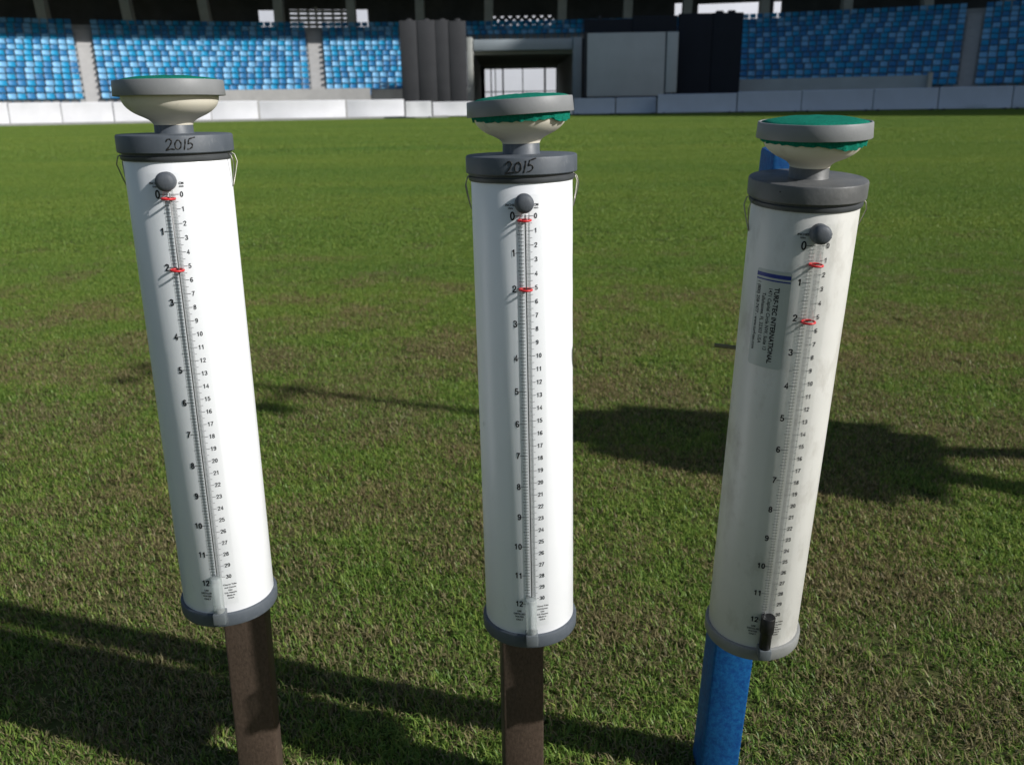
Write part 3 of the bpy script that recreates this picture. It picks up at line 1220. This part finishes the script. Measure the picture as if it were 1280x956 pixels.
board(769.5, 820, 122, 143, 'shaded boundary board below the middle of the white sight screen')
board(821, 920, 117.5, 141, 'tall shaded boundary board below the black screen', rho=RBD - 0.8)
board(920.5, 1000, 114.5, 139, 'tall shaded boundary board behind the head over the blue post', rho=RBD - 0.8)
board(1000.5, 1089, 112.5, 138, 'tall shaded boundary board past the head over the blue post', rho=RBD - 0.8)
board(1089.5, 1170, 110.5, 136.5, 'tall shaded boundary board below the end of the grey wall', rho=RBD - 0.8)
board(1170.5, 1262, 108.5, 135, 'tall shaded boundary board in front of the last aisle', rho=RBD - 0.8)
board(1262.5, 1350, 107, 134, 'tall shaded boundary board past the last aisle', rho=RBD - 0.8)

# kerb strip at the foot of the left boards
ks = MB()
t0, t1 = ring(-60, RBD - 1.0, 140, YCB)[2], ring(560, RBD - 1.0, 140, YCB)[2]
n = 30
vs, fs = [], []
prof = [(RBD - 1.0, 0.0), (RBD - 1.0, 0.11), (RBD - 0.4, 0.11), (RBD - 0.4, 0.0)]
for i in range(n + 1):
    t = t0 + (t1 - t0) * i / n
    vs += [Vector((r_ * math.sin(t), YCB + r_ * math.cos(t), z_)) for r_, z_ in prof]
for i in range(n):
    for j in range(4):
        l = (j + 1) % 4
        fs.append((i * 4 + j, i * 4 + l, i * 4 + 4 + l, i * 4 + 4 + j))
pymesh('boundary_kerb', vs, fs, M['concrete'])['kind'] = 'structure'


# ------------------------------------------------------------------ sight screens
def screen(name, label, y, panels, parts, cat='screen'):
    x0 = at(panels[0][0], 130, y)[0]
    root = empty(name, (x0, y, 0))
    for (u0, u1, v0, v1, dy, depth, mtl, pn, ground, bev) in panels:
        pbox(pn, u0, u1, v0, v1, y + dy, depth, M[mtl], root, org=(x0, y, 0), to_ground=ground, bev=bev)
    tag(root, label, cat)
    return root


pan = []
for k, (u0, u1, v0) in enumerate(((501, 522.8, 26), (523, 545, 25.5), (545.2, 562, 25.5), (562.2, 583, 26.5))):
    pan.append((u0, u1, v0, 128, 0.0 if k % 2 else 0.02, 0.22, 'screen_dark', 'panel', True, 0.02))
for u in (511, 533, 553, 572):
    pan.append((u - 4, u + 4, 23, 30, 0.09, 0.14, 'screen_dark', 'panel_cap', False, 0.1))
screen('sight_screen', 'tall charcoal sight screen of four panels beside the tunnel', 49.3, pan, None)
screen('sight_screen', 'pale sight screen with dark frame between tunnel and black screen', 49.6, [
    (734, 831, 41, 120.5, 0.0, 0.10, 'screen_white', 'cloth', False, 0.02),
    (833, 847, 40, 116, -0.05, 0.12, 'screen_white', 'side_strip', False, 0.02),
    (831, 833.2, 40, 118, 0.03, 0.10, 'frame_dark', 'mullion', False, 0.0),
    (730.5, 734, 40, 124, 0.02, 0.14, 'frame_dark', 'frame_post', True, 0.0),
    (731, 833, 120.6, 123, 0.02, 0.14, 'frame_dark', 'bottom_rail', False, 0.0),
    (840, 845, 116, 140, 0.02, 0.14, 'frame_dark', 'frame_post', True, 0.0)], None)
screen('sight_screen', 'black sight screen rising behind the pale one', 50.3, [
    (847, 889, 17, 115, 0.0, 0.25, 'screen_black', 'panel', True, 0.04),
    (889.3, 927, 16, 115, 0.03, 0.25, 'screen_black', 'panel', True, 0.04),
    (730, 790, 24, 60, 0.06, 0.2, 'screen_black', 'top_panel', False, 0.04),
    (790.3, 846.5, 20, 60, 0.04, 0.2, 'screen_black', 'top_panel', False, 0.04),
    (895, 905, 13.5, 18, 0.08, 0.12, 'screen_black', 'panel_cap', False, 0.05),
    (910, 920, 13, 17, 0.08, 0.12, 'screen_black', 'panel_cap', False, 0.05),
    (747, 751, 20, 140, 0.3, 0.2, 'frame_dark', 'frame_post', True, 0.0)], None)

# ================================================================== SHADOW CASTER out of frame: weather station shape added to cast the lawn's shadow
WX, WY = 1.605, 1.157
ws = empty('weather_station', (WX, WY, 0))
tag(ws, 'tripod weather station with logger box and mast casting its shadow over the lawn', 'weather station')
for k in range(3):
    t = k * 2 * PI / 3 + SAZ * 0 + 1.15
    lb = MB()
    lb.tube([(0.03 * math.cos(t), 0.03 * math.sin(t), 0.60), (0.33 * math.cos(t), 0.33 * math.sin(t), 0.0)], 0.024, 10)
    lb.build('leg', M['steel'], ws, 40)
yaw = math.atan2(S.y, S.x) + PI / 2
bm = bmesh.new()
bmesh.ops.create_cube(bm, size=1)
for v in bm.verts:
    top = v.co.z > 0
    v.co = Vector((v.co.x * (0.28 if top else 0.42), v.co.y * 0.16, 0.72 + v.co.z * 0.40))
bmesh.ops.bevel(bm, geom=list(bm.edges), offset=0.05, segments=4, affect='EDGES')
bmesh.ops.transform(bm, matrix=Matrix.Rotation(yaw, 4, 'Z'), verts=bm.verts)
me = bpy.data.meshes.new('logger_box')
bm.to_mesh(me)
bm.free()
me.materials.append(M['clamp'])
link(bpy.data.objects.new('logger_box', me), ws)
mb = MB()
mb.tube([(0, 0, 0.5), (0, 0, 1.60)], 0.014, 10)
mb.build('mast', M['steel'], ws, 40)
ca, sa = math.cos(yaw), math.sin(yaw)
mb = MB()
mb.tube([(-0.13 * ca, -0.13 * sa, 1.33), (0.05 * ca, 0.05 * sa, 1.33)], 0.01, 8)
mb.build('crossarm', M['steel'], ws, 40)
mb = MB()
mb.lathe([(0.012, 1.28), (0.03, 1.29), (0.03, 1.345), (0.012, 1.36)], 16, -0.13 * ca, -0.13 * sa)
mb.build('sensor_head', M['clamp'], ws, 40)
for k in range(3):
    t = k * 2 * PI / 3
    mb = MB()
    mb.tube([(0, 0, 1.585), (0.06 * math.cos(t), 0.06 * math.sin(t), 1.585)], 0.004, 6)
    mb.lathe([(0.002, 1.565), (0.02, 1.575), (0.024, 1.595), (0.021, 1.60)], 12, 0.075 * math.cos(t), 0.075 * math.sin(t))
    mb.build('wind_cup', M['black_rubber'], ws, 40)


# ================================================================== POSTS
def post(label, mtl, pb, ptop, rz, w=0.038, bev=0.0025):
    """square post from ground point pb to the top point ptop (centres)"""
    pb, ptop = Vector(pb), Vector(ptop)
    d = ptop - pb
    z = d.normalized()
    xv = Vector((math.cos(rz), math.sin(rz), 0))
    xv = (xv - z * xv.dot(z)).normalized()
    yv = z.cross(xv)
    mw = Matrix.Identity(4)
    for i in range(3):
        mw[i][0], mw[i][1], mw[i][2], mw[i][3] = xv[i], yv[i], z[i], pb[i]
    o = bev_box('post', (-w / 2, -w / 2, -0.06), (w / 2, w / 2, d.length), mtl, None, bev)
    o.matrix_world = mw
    return tag(o, label, 'post')


post('brown square post under the leaning gauge marked 2015, with a sharp shadow on one face', M['post_brown'], (-0.2612, 0.717, 0), (-0.2505, 0.7170, 0.42), math.radians(9))
post('brown square post under the upright gauge marked 2015', M['post_brown'], (0.0040, 0.6985, 0), (0.0055, 0.6975, 0.555), math.radians(5))
post('speckled blue square post carrying the tilted gauge with the address label', M['post_blue'], (0.2030, 0.7310, 0), (0.2145, 0.6735, 0.6230), math.radians(-1))

# ================================================================== EVAPORATION GAUGES
RT = 0.0365
Z_0 = 0.345                                   # height of the zero mark above the gauge's base


def cyl(a, z, r):
    t = a / RT
    return (r * math.sin(t), -r * math.cos(t), z)


STROKES_2015 = [
    [[(0.0, .75), (.12, .95), (.32, .97), (.42, .8), (.34, .55), (.15, .25), (-.05, .02), (.12, .06), (.38, .10), (.62, .06)]],
    [[(.80, .80), (.66, .55), (.68, .22), (.86, .06), (1.06, .24), (1.10, .60), (.98, .84), (.82, .84), (.76, .72)]],
    [[(1.45, .92), (1.42, .6), (1.36, .28), (1.30, -.02)]],
    [[(1.74, .90), (1.68, .70), (1.64, .50), (1.80, .55), (1.95, .42), (1.92, .20), (1.72, .04), (1.55, .02)], [(1.72, .90), (1.90, .96), (2.20, 1.04)]],
]


DIG = {
    '0': [[(.275 + .20 * math.sin(2 * PI * i / 20), .5 + .43 * math.cos(2 * PI * i / 20)) for i in range(21)]],
    '1': [[(.08, .70), (.20, .78), (.31, .93)], [(.31, .99), (.31, 0)]],
    '2': [[(.06, .66), (.09, .84), (.27, .93), (.45, .85), (.48, .68), (.40, .50), (.20, .28), (.08, .07), (.52, .065)]],
    '3': [[(.06, .75), (.12, .89), (.27, .93), (.43, .86), (.45, .70), (.38, .57), (.22, .53)], [(.22, .53), (.40, .49), (.49, .33), (.46, .15), (.28, .06), (.12, .11), (.05, .27)]],
    '4': [[(.40, 0), (.40, .93), (.06, .30), (.55, .29)]],
    '5': [[(.48, .93), (.15, .93), (.09, .50), (.20, .58), (.34, .58), (.46, .46), (.48, .28), (.40, .12), (.26, .06), (.11, .12), (.05, .26)]],
    '6': [[(.47, .77), (.40, .90), (.28, .93), (.14, .84), (.07, .60), (.07, .32), (.14, .13), (.28, .06), (.43, .13), (.48, .30), (.42, .48), (.28, .56), (.14, .49), (.08, .36)]],
    '7': [[(.04, .92), (.50, .92), (.36, .65), (.24, .35), (.19, 0)]],
    '8': [[(.275 + .165 * math.sin(2 * PI * i / 16), .735 + .20 * math.cos(2 * PI * i / 16)) for i in range(17)], [(.275 + .20 * math.sin(2 * PI * i / 16), .29 + .235 * math.cos(2 * PI * i / 16)) for i in range(17)]],
}
DIG['9'] = [[(.55 - x, 1 - y) for x, y in DIG['6'][0]]]


def add_number(mb, s, hgt, a, z, r, w, align='l'):
    """printed figures drawn as flat ribbons on the tube"""
    adv = 0.64
    tot = (adv * (len(s) - 1) + 0.55) * hgt
    x0 = a if align == 'l' else a - tot
    for ci, ch in enumerate(s):
        for st in DIG[ch]:
            P = [Vector((p[0], p[1])) for p in st]
            closed = (P[0] - P[-1]).length < 1e-6
            L_, R_ = [], []
            for i, p in enumerate(P):
                d0 = (p - P[i - 1]) if i > 0 else ((P[0] - P[-2]) if closed else (P[1] - P[0]))
                d1 = (P[i + 1] - p) if i < len(P) - 1 else ((P[1] - P[0]) if closed else d0)
                d0.normalize()
                d1.normalize()
                n0, n1 = Vector((-d0.y, d0.x)), Vector((-d1.y, d1.x))
                nn = n0 + n1
                if nn.length < 1e-4:
                    nn = n0.copy()
                nn.normalize()
                k = min(1.8, 1 / max(0.3, nn.dot(n0)))
                L_.append(p + nn * (w / 2 * k))
                R_.append(p - nn * (w / 2 * k))
            vs = [cyl(x0 + (q.x + adv * ci) * hgt, z + (q.y - 0.5) * hgt, r) for pair in zip(L_, R_) for q in pair]
            mb.add(vs, [(2 * i, 2 * i + 1, 2 * i + 3, 2 * i + 2) for i in range(len(P) - 1)])


def add_text(mb, s, size, a, z, r, bold=0.0, rot=False, align='c', xs=1.0, shear=0.0):
    vs, fs, dim = glyphs(s, size, bold, shear)
    out = []
    for x, y in vs:
        x = x * xs
        if align == 'l':
            x += dim[0] * xs / 2
        elif align == 'r':
            x -= dim[0] * xs / 2
        if rot:                                # reads downwards: letter x runs down the tube, letter y runs to the right
            out.append(cyl(a + y, z - x, r))
        else:
            out.append(cyl(a + x, z + y, r))
    mb.add(out, fs)


def tick(mb, a0, a1, z, w, r):
    n = 2
    vs = []
    for i in range(n + 1):
        a = a0 + (a1 - a0) * i / n
        vs += [cyl(a, z - w / 2, r), cyl(a, z + w / 2, r)]
    mb.add(vs, [(2 * i, 2 * i + 2, 2 * i + 3, 2 * i + 1) for i in range(n)])


def patch(mb, a0, a1, z0, z1, r, n=8, mz=1, corner=0.0):
    vs, fs = [], []
    if corner > 0:
        pts = []
        for cx_, cz_, t0 in ((a1 - corner, z0 + corner, -PI / 2), (a1 - corner, z1 - corner, 0), (a0 + corner, z1 - corner, PI / 2), (a0 + corner, z0 + corner, PI)):
            for k in range(5):
                t = t0 + k * PI / 8
                pts.append((cx_ + corner * math.cos(t), cz_ + corner * math.sin(t)))
        # build as vertical strips so that it follows the tube
        xs_ = sorted(set([round(p[0], 7) for p in pts] + [a0 + (a1 - a0) * i / n for i in range(n + 1)]))

        def ext(x):
            if x < a0 + corner:
                d = math.sqrt(max(0, corner ** 2 - (a0 + corner - x) ** 2))
            elif x > a1 - corner:
                d = math.sqrt(max(0, corner ** 2 - (x - a1 + corner) ** 2))
            else:
                d = corner
            return z0 + corner - d, z1 - corner + d
        for x in xs_:
            lo, hi = ext(x)
            vs += [cyl(x, lo, r), cyl(x, hi, r)]
        fs = [(2 * i, 2 * i + 2, 2 * i + 3, 2 * i + 1) for i in range(len(xs_) - 1)]
    else:
        for i in range(n + 1):
            a = a0 + (a1 - a0) * i / n
            vs += [cyl(a, z0, r), cyl(a, z1, r)]
        fs = [(2 * i, 2 * i + 2, 2 * i + 3, 2 * i + 1) for i in range(n)]
    mb.add(vs, fs)


def gauge(label, P0, down, az, aged=False, marks=(0.25, 5.15), ring_tilt=(0, 0), hem=1.0, handwriting=None, black_sleeve=False, address=False, rod=False, seed=1, head_tilt=0.0, head_up=0.0, gap=0.0):
    """P0: zero mark on the tube front, down: unit vector down the axis, az: facing of the scale (0 = towards -Y)"""
    r_ = random.Random(seed)
    z = -Vector(down).normalized()
    f = Vector((math.sin(az), -math.cos(az), 0))
    f = (f - z * f.dot(z)).normalized()         # front direction
    yv = -f
    xv = yv.cross(z)
    base = Vector(P0) - f * RT - z * Z_0
    mw = Matrix.Identity(4)
    for i in range(3):
        mw[i][0], mw[i][1], mw[i][2], mw[i][3] = xv[i], yv[i], z[i], base[i]
    root = empty('evaporation_gauge', mw=mw)
    tag(root, label, 'gauge')
    pv, gr = (M['pvc_aged'], M['grey_aged']) if aged else (M['pvc'], M['grey'])
    # body
    mb = MB()
    mb.lathe([(RT - .0005, 0.0115), (RT, 0.0125), (RT, 0.20), (RT, 0.3665), (RT - .0008, 0.368)], 96)
    mb.build('reservoir_tube', pv, root, 40)
    mb = MB()
    mb.lathe([(0.0360, 0.0), (0.0382, 0.0008), (0.0390, 0.0024), (0.0392, 0.0105), (0.0388, 0.0118), (0.0380, 0.0122), (RT + .0002, 0.0122)], 96)
    mb.build('bottom_cap', M['grey_pale'] if aged else gr, root, 40)
    # seal and lid
    mb = MB()
    mb.lathe([(RT - .002, 0.3665), (RT + .0009, 0.3668), (RT + .0016, 0.3680), (RT + .0016, 0.3698), (RT + .0006, 0.3704), (RT + .0006, 0.3712), (RT + .0018, 0.3716), (RT + .0018, 0.3722)], 96)
    mb.build('seal_ring', M['seal'], root, 40)
    lid = MB()
    RL = 0.0398
    lid.lathe([(RL - .0022, 0.3721), (RL - .0004, 0.3722), (RL, 0.3727), (RL, 0.3828), (RL - .0004, 0.3838), (RL - .0012, 0.3843), (0.0135, 0.3845)], 96, cap1=True)
    lido = lid.build('lid', gr, root, 35)
    mb = MB()
    mb.lathe([(0.0138, 0.3844), (0.0133, 0.3850), (0.0132, 0.3912 + head_up), (0.0126, 0.3922 + head_up)], 48)
    mb.build('neck', gr, root, 40)
    # head (may sit a little askew)
    H_ = Matrix.Translation((0, 0, 0.3912 + head_up)) @ Matrix.Rotation(head_tilt, 4, 'Y')
    mb = MB()
    prof = [(0.0134, 0.0), (0.0138, 0.0012), (0.0158, 0.0032), (0.0195, 0.0052), (0.0238, 0.0072), (0.0279, 0.0099), (0.0310, 0.0132), (0.0324, 0.0162), (0.0329, 0.0190), (0.0329, 0.0245), (0.0318, 0.0256)]
    sm = catmull([(a_, b_, 0) for a_, b_ in prof], 3)
    mb.lathe([(p.x, p.y) for p in sm], 80)
    mb.v = [tuple(H_ @ Vector(v)) for v in mb.v]
    mb.build('ceramic_bowl', M['bowl'], root, 50)
    T_ = H_ @ Matrix.Translation((0, 0, 0.0247)) @ Matrix.Rotation(ring_tilt[0], 4, 'Y') @ Matrix.Rotation(ring_tilt[1], 4, 'X')
    mb = MB()
    # ring: outer wall slightly flared, with thickness
    rp = [(0.0362, -0.0052), (0.0376, -0.0052), (0.0378, -0.0048), (0.0372, 0.0044), (0.0369, 0.0051), (0.0358, 0.0052), (0.0354, 0.0046), (0.0354, -0.0048)]
    n = 96
    vs = [(a_ * math.cos(2 * PI * i / n), a_ * math.sin(2 * PI * i / n), b_) for a_, b_ in rp for i in range(n)]
    k = len(rp)
    fs = [(j * n + i, j * n + (i + 1) % n, ((j + 1) % k) * n + (i + 1) % n, ((j + 1) % k) * n + i) for j in range(k) for i in range(n)]
    mb.add([T_ @ Vector(v) for v in vs], fs)
    mb.build('clamp_ring', M['clamp'], root, 40)
    mb = MB()
    n = 64
    prof = [(0.0353, 0.0000), (0.0351, 0.0040), (0.0343, 0.0053), (0.0310, 0.0063), (0.0240, 0.0074), (0.0150, 0.0081), (0.0070, 0.0084), (0.0008, 0.0085)]
    vs = []
    for a_, b_ in prof:
        for i in range(n):
            t = 2 * PI * i / n
            wv = 0.00035 * math.sin(5 * t + seed) * math.sin(a_ * 160)
            vs.append(T_ @ Vector((a_ * math.cos(t), a_ * math.sin(t), b_ + wv)))
    fs = [(j * n + i, j * n + (i + 1) % n, (j + 1) * n + (i + 1) % n, (j + 1) * n + i) for j in range(len(prof) - 1) for i in range(n)]
    fs += [tuple(range((len(prof) - 1) * n, len(prof) * n)), tuple(reversed(range(n)))]
    mb.add(vs, fs)
    cover = mb.build('canvas_cover', M['canvas'], root, 60)
    # gathered hem of the cover below the ring
    mb = MB()
    n = 180
    lay = 5
    wob = [r_.uniform(-1, 1) for _ in range(24)]
    vs = []
    for j in range(lay):
        q = j / (lay - 1)
        for i in range(n):
            t = 2 * PI * i / n
            pleat = math.sin(t * 23 + 1.7 * math.sin(t * 3 + seed)) * 0.55 + math.sin(t * 41 + seed) * 0.3
            w_ = sum(wob[k_] * math.sin((k_ + 1) * t + wob[-k_ - 1] * 6) / (1 + .25 * k_) for k_ in range(12))
            dep = hem * (0.0040 + 0.0013 * w_ * 0.6 + 0.0006 * pleat)
            dep = max(0.0010, dep + hem * 0.0012 * math.cos(t + 0.6))
            rr = 0.0350 - 0.0010 * q + 0.0007 * pleat * q
            vs.append(T_ @ Vector((rr * math.cos(t), rr * math.sin(t), -0.0040 - q * dep - (0.0010 * q if hem > .5 else 0))))
    for j in range(lay):                        # inner side of the cloth
        q = 1 - j / (lay - 1)
        for i in range(n):
            p_ = vs[(lay - 1 - j) * n + i]
            c_ = T_ @ Vector((0, 0, -0.004))
            d_ = Vector((p_.x - c_.x, p_.y - c_.y, 0)).normalized()
            vs.append(p_ - d_ * 0.0010)
    fs = [(j * n + i, (j + 1) * n + i, (j + 1) * n + (i + 1) % n, j * n + (i + 1) % n) for j in range(2 * lay - 1) for i in range(n)]
    mb.add(vs, fs)
    mb.build('hem', M['canvas'], cover, 70)
    # wire clips
    for sgn in (-1, 1):
        mb = MB()
        t0 = sgn * PI / 2

        def wp(dt, rr, zz):
            t = t0 + dt / RT
            return (rr * math.sin(t), -rr * math.cos(t), zz)
        pts = [wp(-.0068, RT + .0012, .3705), wp(-.0072, RT + .0032, .3690), wp(-.0064, RT + .0046, .3640), wp(-.0040, RT + .0030, .3570), wp(-.0010, RT + .0008, .3480),
               wp(0.0, RT + .0006, .3470), wp(.0010, RT + .0008, .3480), wp(.0040, RT + .0030, .3570), wp(.0064, RT + .0046, .3640), wp(.0072, RT + .0032, .3690), wp(.0068, RT + .0012, .3705)]
        mb.tube(pts, 0.00040, 8)
        mb.build('wire_clip', M['steel'], root, 60)
    # scale film with its print
    rs_ = RT + 0.00012
    mb = MB()
    patch(mb, -0.0150, 0.0145, 0.0195, 0.3595, rs_, 10)
    film = mb.build('scale_film', M['sticker'], root)
    rp_ = RT + 0.00030
    tk = MB()
    nm_ = MB()
    for mm in range(0, 301):
        zz = Z_0 - mm / 1000
        if mm % 10 == 0:
            tick(tk, 0.0008, 0.0064, zz, 0.00030, rp_)
            add_number(nm_, str(mm // 10), 0.0034 if mm else 0.0038, 0.0070, zz, rp_, 0.135, 'l')
        elif mm % 5 == 0:
            tick(tk, 0.0008, 0.0054, zz, 0.00024, rp_)
        else:
            tick(tk, 0.0008, 0.0040, zz, 0.00023, rp_)
    for t10 in range(0, 121):
        zz = Z_0 - t10 * 0.00254
        if t10 % 10 == 0:
            tick(tk, -0.0062, -0.0006, zz, 0.00045, rp_)
            add_number(nm_, str(t10 // 10), 0.0049 if t10 else 0.0060, -0.0064, zz, rp_, 0.19 if t10 else 0.17, 'r')
        elif t10 % 5 == 0:
            tick(tk, -0.0050, -0.0006, zz, 0.00040, rp_)
        else:
            tick(tk, -0.0042, -0.0006, zz, 0.00034, rp_)
    add_text(nm_, 'INCHES', 0.0022, -0.0092, Z_0 + .0075, rp_, 0.03)
    add_text(nm_, '10ths', 0.0017, -0.0092, Z_0 + .0053, rp_, 0.03)
    add_text(nm_, 'CM', 0.0022, 0.0085, Z_0 + .0075, rp_, 0.03)
    add_text(nm_, 'mm', 0.0019, 0.0085, Z_0 + .0053, rp_, 0.03)
    for i, s_ in enumerate(('USE', 'DISTILLED', 'WATER', 'ONLY')):
        add_text(nm_, s_, 0.0021, -0.0094, 0.0335 - i * 0.0026, rp_, 0.03)
    for i, s_ in enumerate(('Change Tube', 'and Canvas', 'Use', 'U.S. Patents', 'Made in', 'U.S.A.')):
        add_text(nm_, s_, 0.0019, 0.0092, 0.0375 - i * 0.0024, rp_, 0.02)
    tk.build('scale_ticks', M['tick'], film)
    nm_.build('scale_numerals', M['ink'], film)
    # sight tube in front of the film
    rc_ = RT + 0.0046
    zt0, zt1 = 0.0435, Z_0 + 0.004
    mb = MB()
    mb.lathe([(0.0035, zt0), (0.0036, zt0 + .0003), (0.0036, zt1), (0.0034, zt1 + .0002)], 32, 0, -rc_)
    st = mb.build('sight_tube', M['clear'], root, 50)
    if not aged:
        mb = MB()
        mb.lathe([(0.00042, zt0 + .004), (0.00042, zt1 - .003)], 10, 0.0006, -(RT + 0.0017))  # thin dark rod drawn in place of the tube's refraction line
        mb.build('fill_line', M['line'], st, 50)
    for mk in marks:
        mb = MB()
        zz = Z_0 - mk / 100
        ti = r_.uniform(-.06, .06)
        pts = [(0.0044 * math.cos(t), -rc_ + 0.0044 * math.sin(t), zz + ti * 0.0044 * math.cos(t)) for t in [2 * PI * i / 32 for i in range(32)]]
        mb.tube(pts, 0.00078, 8, closed=True)
        mb.build('marker_ring', M['red'], root, 60)
    # stopper knob at the tube top, pointing forward
    mb = MB()
    kp = [(0.0030, RT - .0004), (0.0052, RT + .0002), (0.0064, RT + .0016), (0.0066, RT + .0080), (0.0063, RT + .0094), (0.0054, RT + .0106), (0.0036, RT + .0113), (0.0012, RT + .0116)]
    n = 40
    vs = [(a_ * math.cos(2 * PI * i / n), -b_, Z_0 + 0.0091 + a_ * math.sin(2 * PI * i / n)) for a_, b_ in kp for i in range(n)]
    fs = [(j * n + i, j * n + (i + 1) % n, (j + 1) * n + (i + 1) % n, (j + 1) * n + i) for j in range(len(kp) - 1) for i in range(n)]
    fs += [tuple(reversed(range(n))), tuple(range((len(kp) - 1) * n, len(kp) * n))]
    mb.add(vs, fs)
    mb.build('knob', M['knob'], root, 50)
    # lower connection
    mb = MB()
    if black_sleeve:
        mb.lathe([(0.0040, 0.0165), (0.0046, 0.0170), (0.0047, 0.0310), (0.0053, 0.0318), (0.0056, 0.0330), (0.0056, 0.0462), (0.0052, 0.0468), (0.0046, 0.0466)], 32, 0, -rc_)
        mb.build('hose_sleeve', M['black_rubber'], root, 50)
    else:
        mb.lathe([(0.0038, 0.0165), (0.0042, 0.0172), (0.0042, 0.0290), (0.0044, 0.0310), (0.0044, 0.0470), (0.0040, 0.0474)], 32, 0, -rc_)
        mb.build('hose_sleeve', M['sleeve'], root, 50)
    bev_box('drain_block', (-0.0048, -rc_ - 0.0052, 0.0072), (0.0048, -RT + 0.001, 0.0168), M['block'], root, 0.0008)
    # strap and bracket behind
    bev_box('mounting_bracket', (-0.012, RT - 0.0005, 0.06), (0.012, RT + 0.0038 + gap, 0.16), M['clamp'], root, 0.001)
    if handwriting:
        mb = MB()
        x0, zc, sc, sl_ = handwriting
        for ch in STROKES_2015:
            for stv in ch:
                pts = []
                for px_, py_ in [(p.x, p.y) for p in catmull([(a_, b_, 0) for a_, b_ in stv], 6)]:
                    a_ = x0 + (px_ - 1.05) * sc
                    zz = zc + (py_ - 0.5) * sc * 0.86 + (px_ - 1.05) * sc * sl_
                    t = a_ / RL
                    pts.append((math.sin(t) * (RL + .00002), -math.cos(t) * (RL + .00002), zz))
                rr = [0.00042 * (0.75 + 0.5 * abs(math.sin(i * 0.35 + seed))) for i in range(len(pts))]
                mb.tube(pts, rr, 6)
        mb.build('handwritten_year', M['marker'], lido, 60)
    else:
        mb = MB()
        t = -0.72
        mb.tube([(math.sin(t) * (RL - .0002), -math.cos(t) * (RL - .0002), .3795), (math.sin(t) * (RL + .0002), -math.cos(t) * (RL + .0002), .3795)], 0.0005, 8)
        mb.build('lid_speck', M['marker'], lido)
    if address:
        ra = RT + 0.00035
        a0, a1 = math.radians(-61) * RT, math.radians(-20.5) * RT
        z1, z0 = Z_0 - 0.0195, Z_0 - 0.0905
        mb = MB()
        patch(mb, a0, a1, z0, z1, ra, 14, corner=0.002)
        lb = mb.build('address_label', M['label'], root)
        mb = MB()
        patch(mb, a0 + .0003, a1 - .0003, z1 - .0052, z1 - .0024, ra + .00012, 12)
        patch(mb, a0 + .0003, a1 - .0003, z1 - .0076, z1 - .0066, ra + .00012, 12)
        mb.build('label_stripe', M['stripe'], lb)
        mb = MB()
        W_ = a1 - a0
        zc_ = z1 - 0.0115
        for s_, size, aa, bold, zs, xs in (('TURF-TEC INTERNATIONAL', 0.0047, 0.66, 0.030, 0.0, 0.94), ('1471 Capital Circle NW, Suite 13', 0.0039, 0.47, 0.010, 0.0014, 0.86),
                                         ('Tallahassee, FL 32303 USA', 0.0039, 0.30, 0.010, 0.0050, 0.88), ('1 (800) 258-7477 - www.turf-tec.com', 0.0037, 0.11, 0.018, -0.0022, 0.90)):
            add_text(mb, s_, size, a0 + W_ * aa, zc_ - zs, ra + .00014, bold, rot=True, align='l', xs=xs)
        mb.build('label_print', M['ink'], lb)
    if rod:
        mb = MB()
        mb.tube([(-0.0445, RT + 0.006, 0.2455), (0.02, RT + 0.002, 0.2390)], 0.0016, 10)
        mb.build('mounting_rod', M['rod'], root, 50)
    return root


gauge('white gauge with 2015 on its lid and no green hem showing under the ring', (-0.2349, 0.6101, 0.6037), (-0.0106, -0.0012, -0.9999), math.radians(7.5), hem=0.12,
      handwriting=(0.0118, 0.3785, 0.0086, 0.03), marks=(0.25, 5.2), seed=3, ring_tilt=(-0.010, -0.01), head_up=-0.0008, gap=0.010)
gauge('upright white gauge with 2015 on its lid and a frilled green hem under the ring', (0.0102, 0.5998, 0.5862), (0.0067, -0.0018, -1.0), math.radians(1), hem=1.0,
      handwriting=(-0.0020, 0.3782, 0.0094, 0.08), marks=(0.25, 5.05), seed=5, ring_tilt=(-0.036, -0.01), head_tilt=-0.012, head_up=0.0006)
gauge('tilted off-white gauge with address label and black hose, hung on the blue post', (0.2049, 0.5766, 0.5661), (-0.0129, 0.0789, -0.9968), math.radians(-2), aged=True, hem=0.9,
      black_sleeve=True, address=True, rod=True, marks=(1.2, 5.2), seed=8, ring_tilt=(-0.02, -0.025), head_up=0.0005)
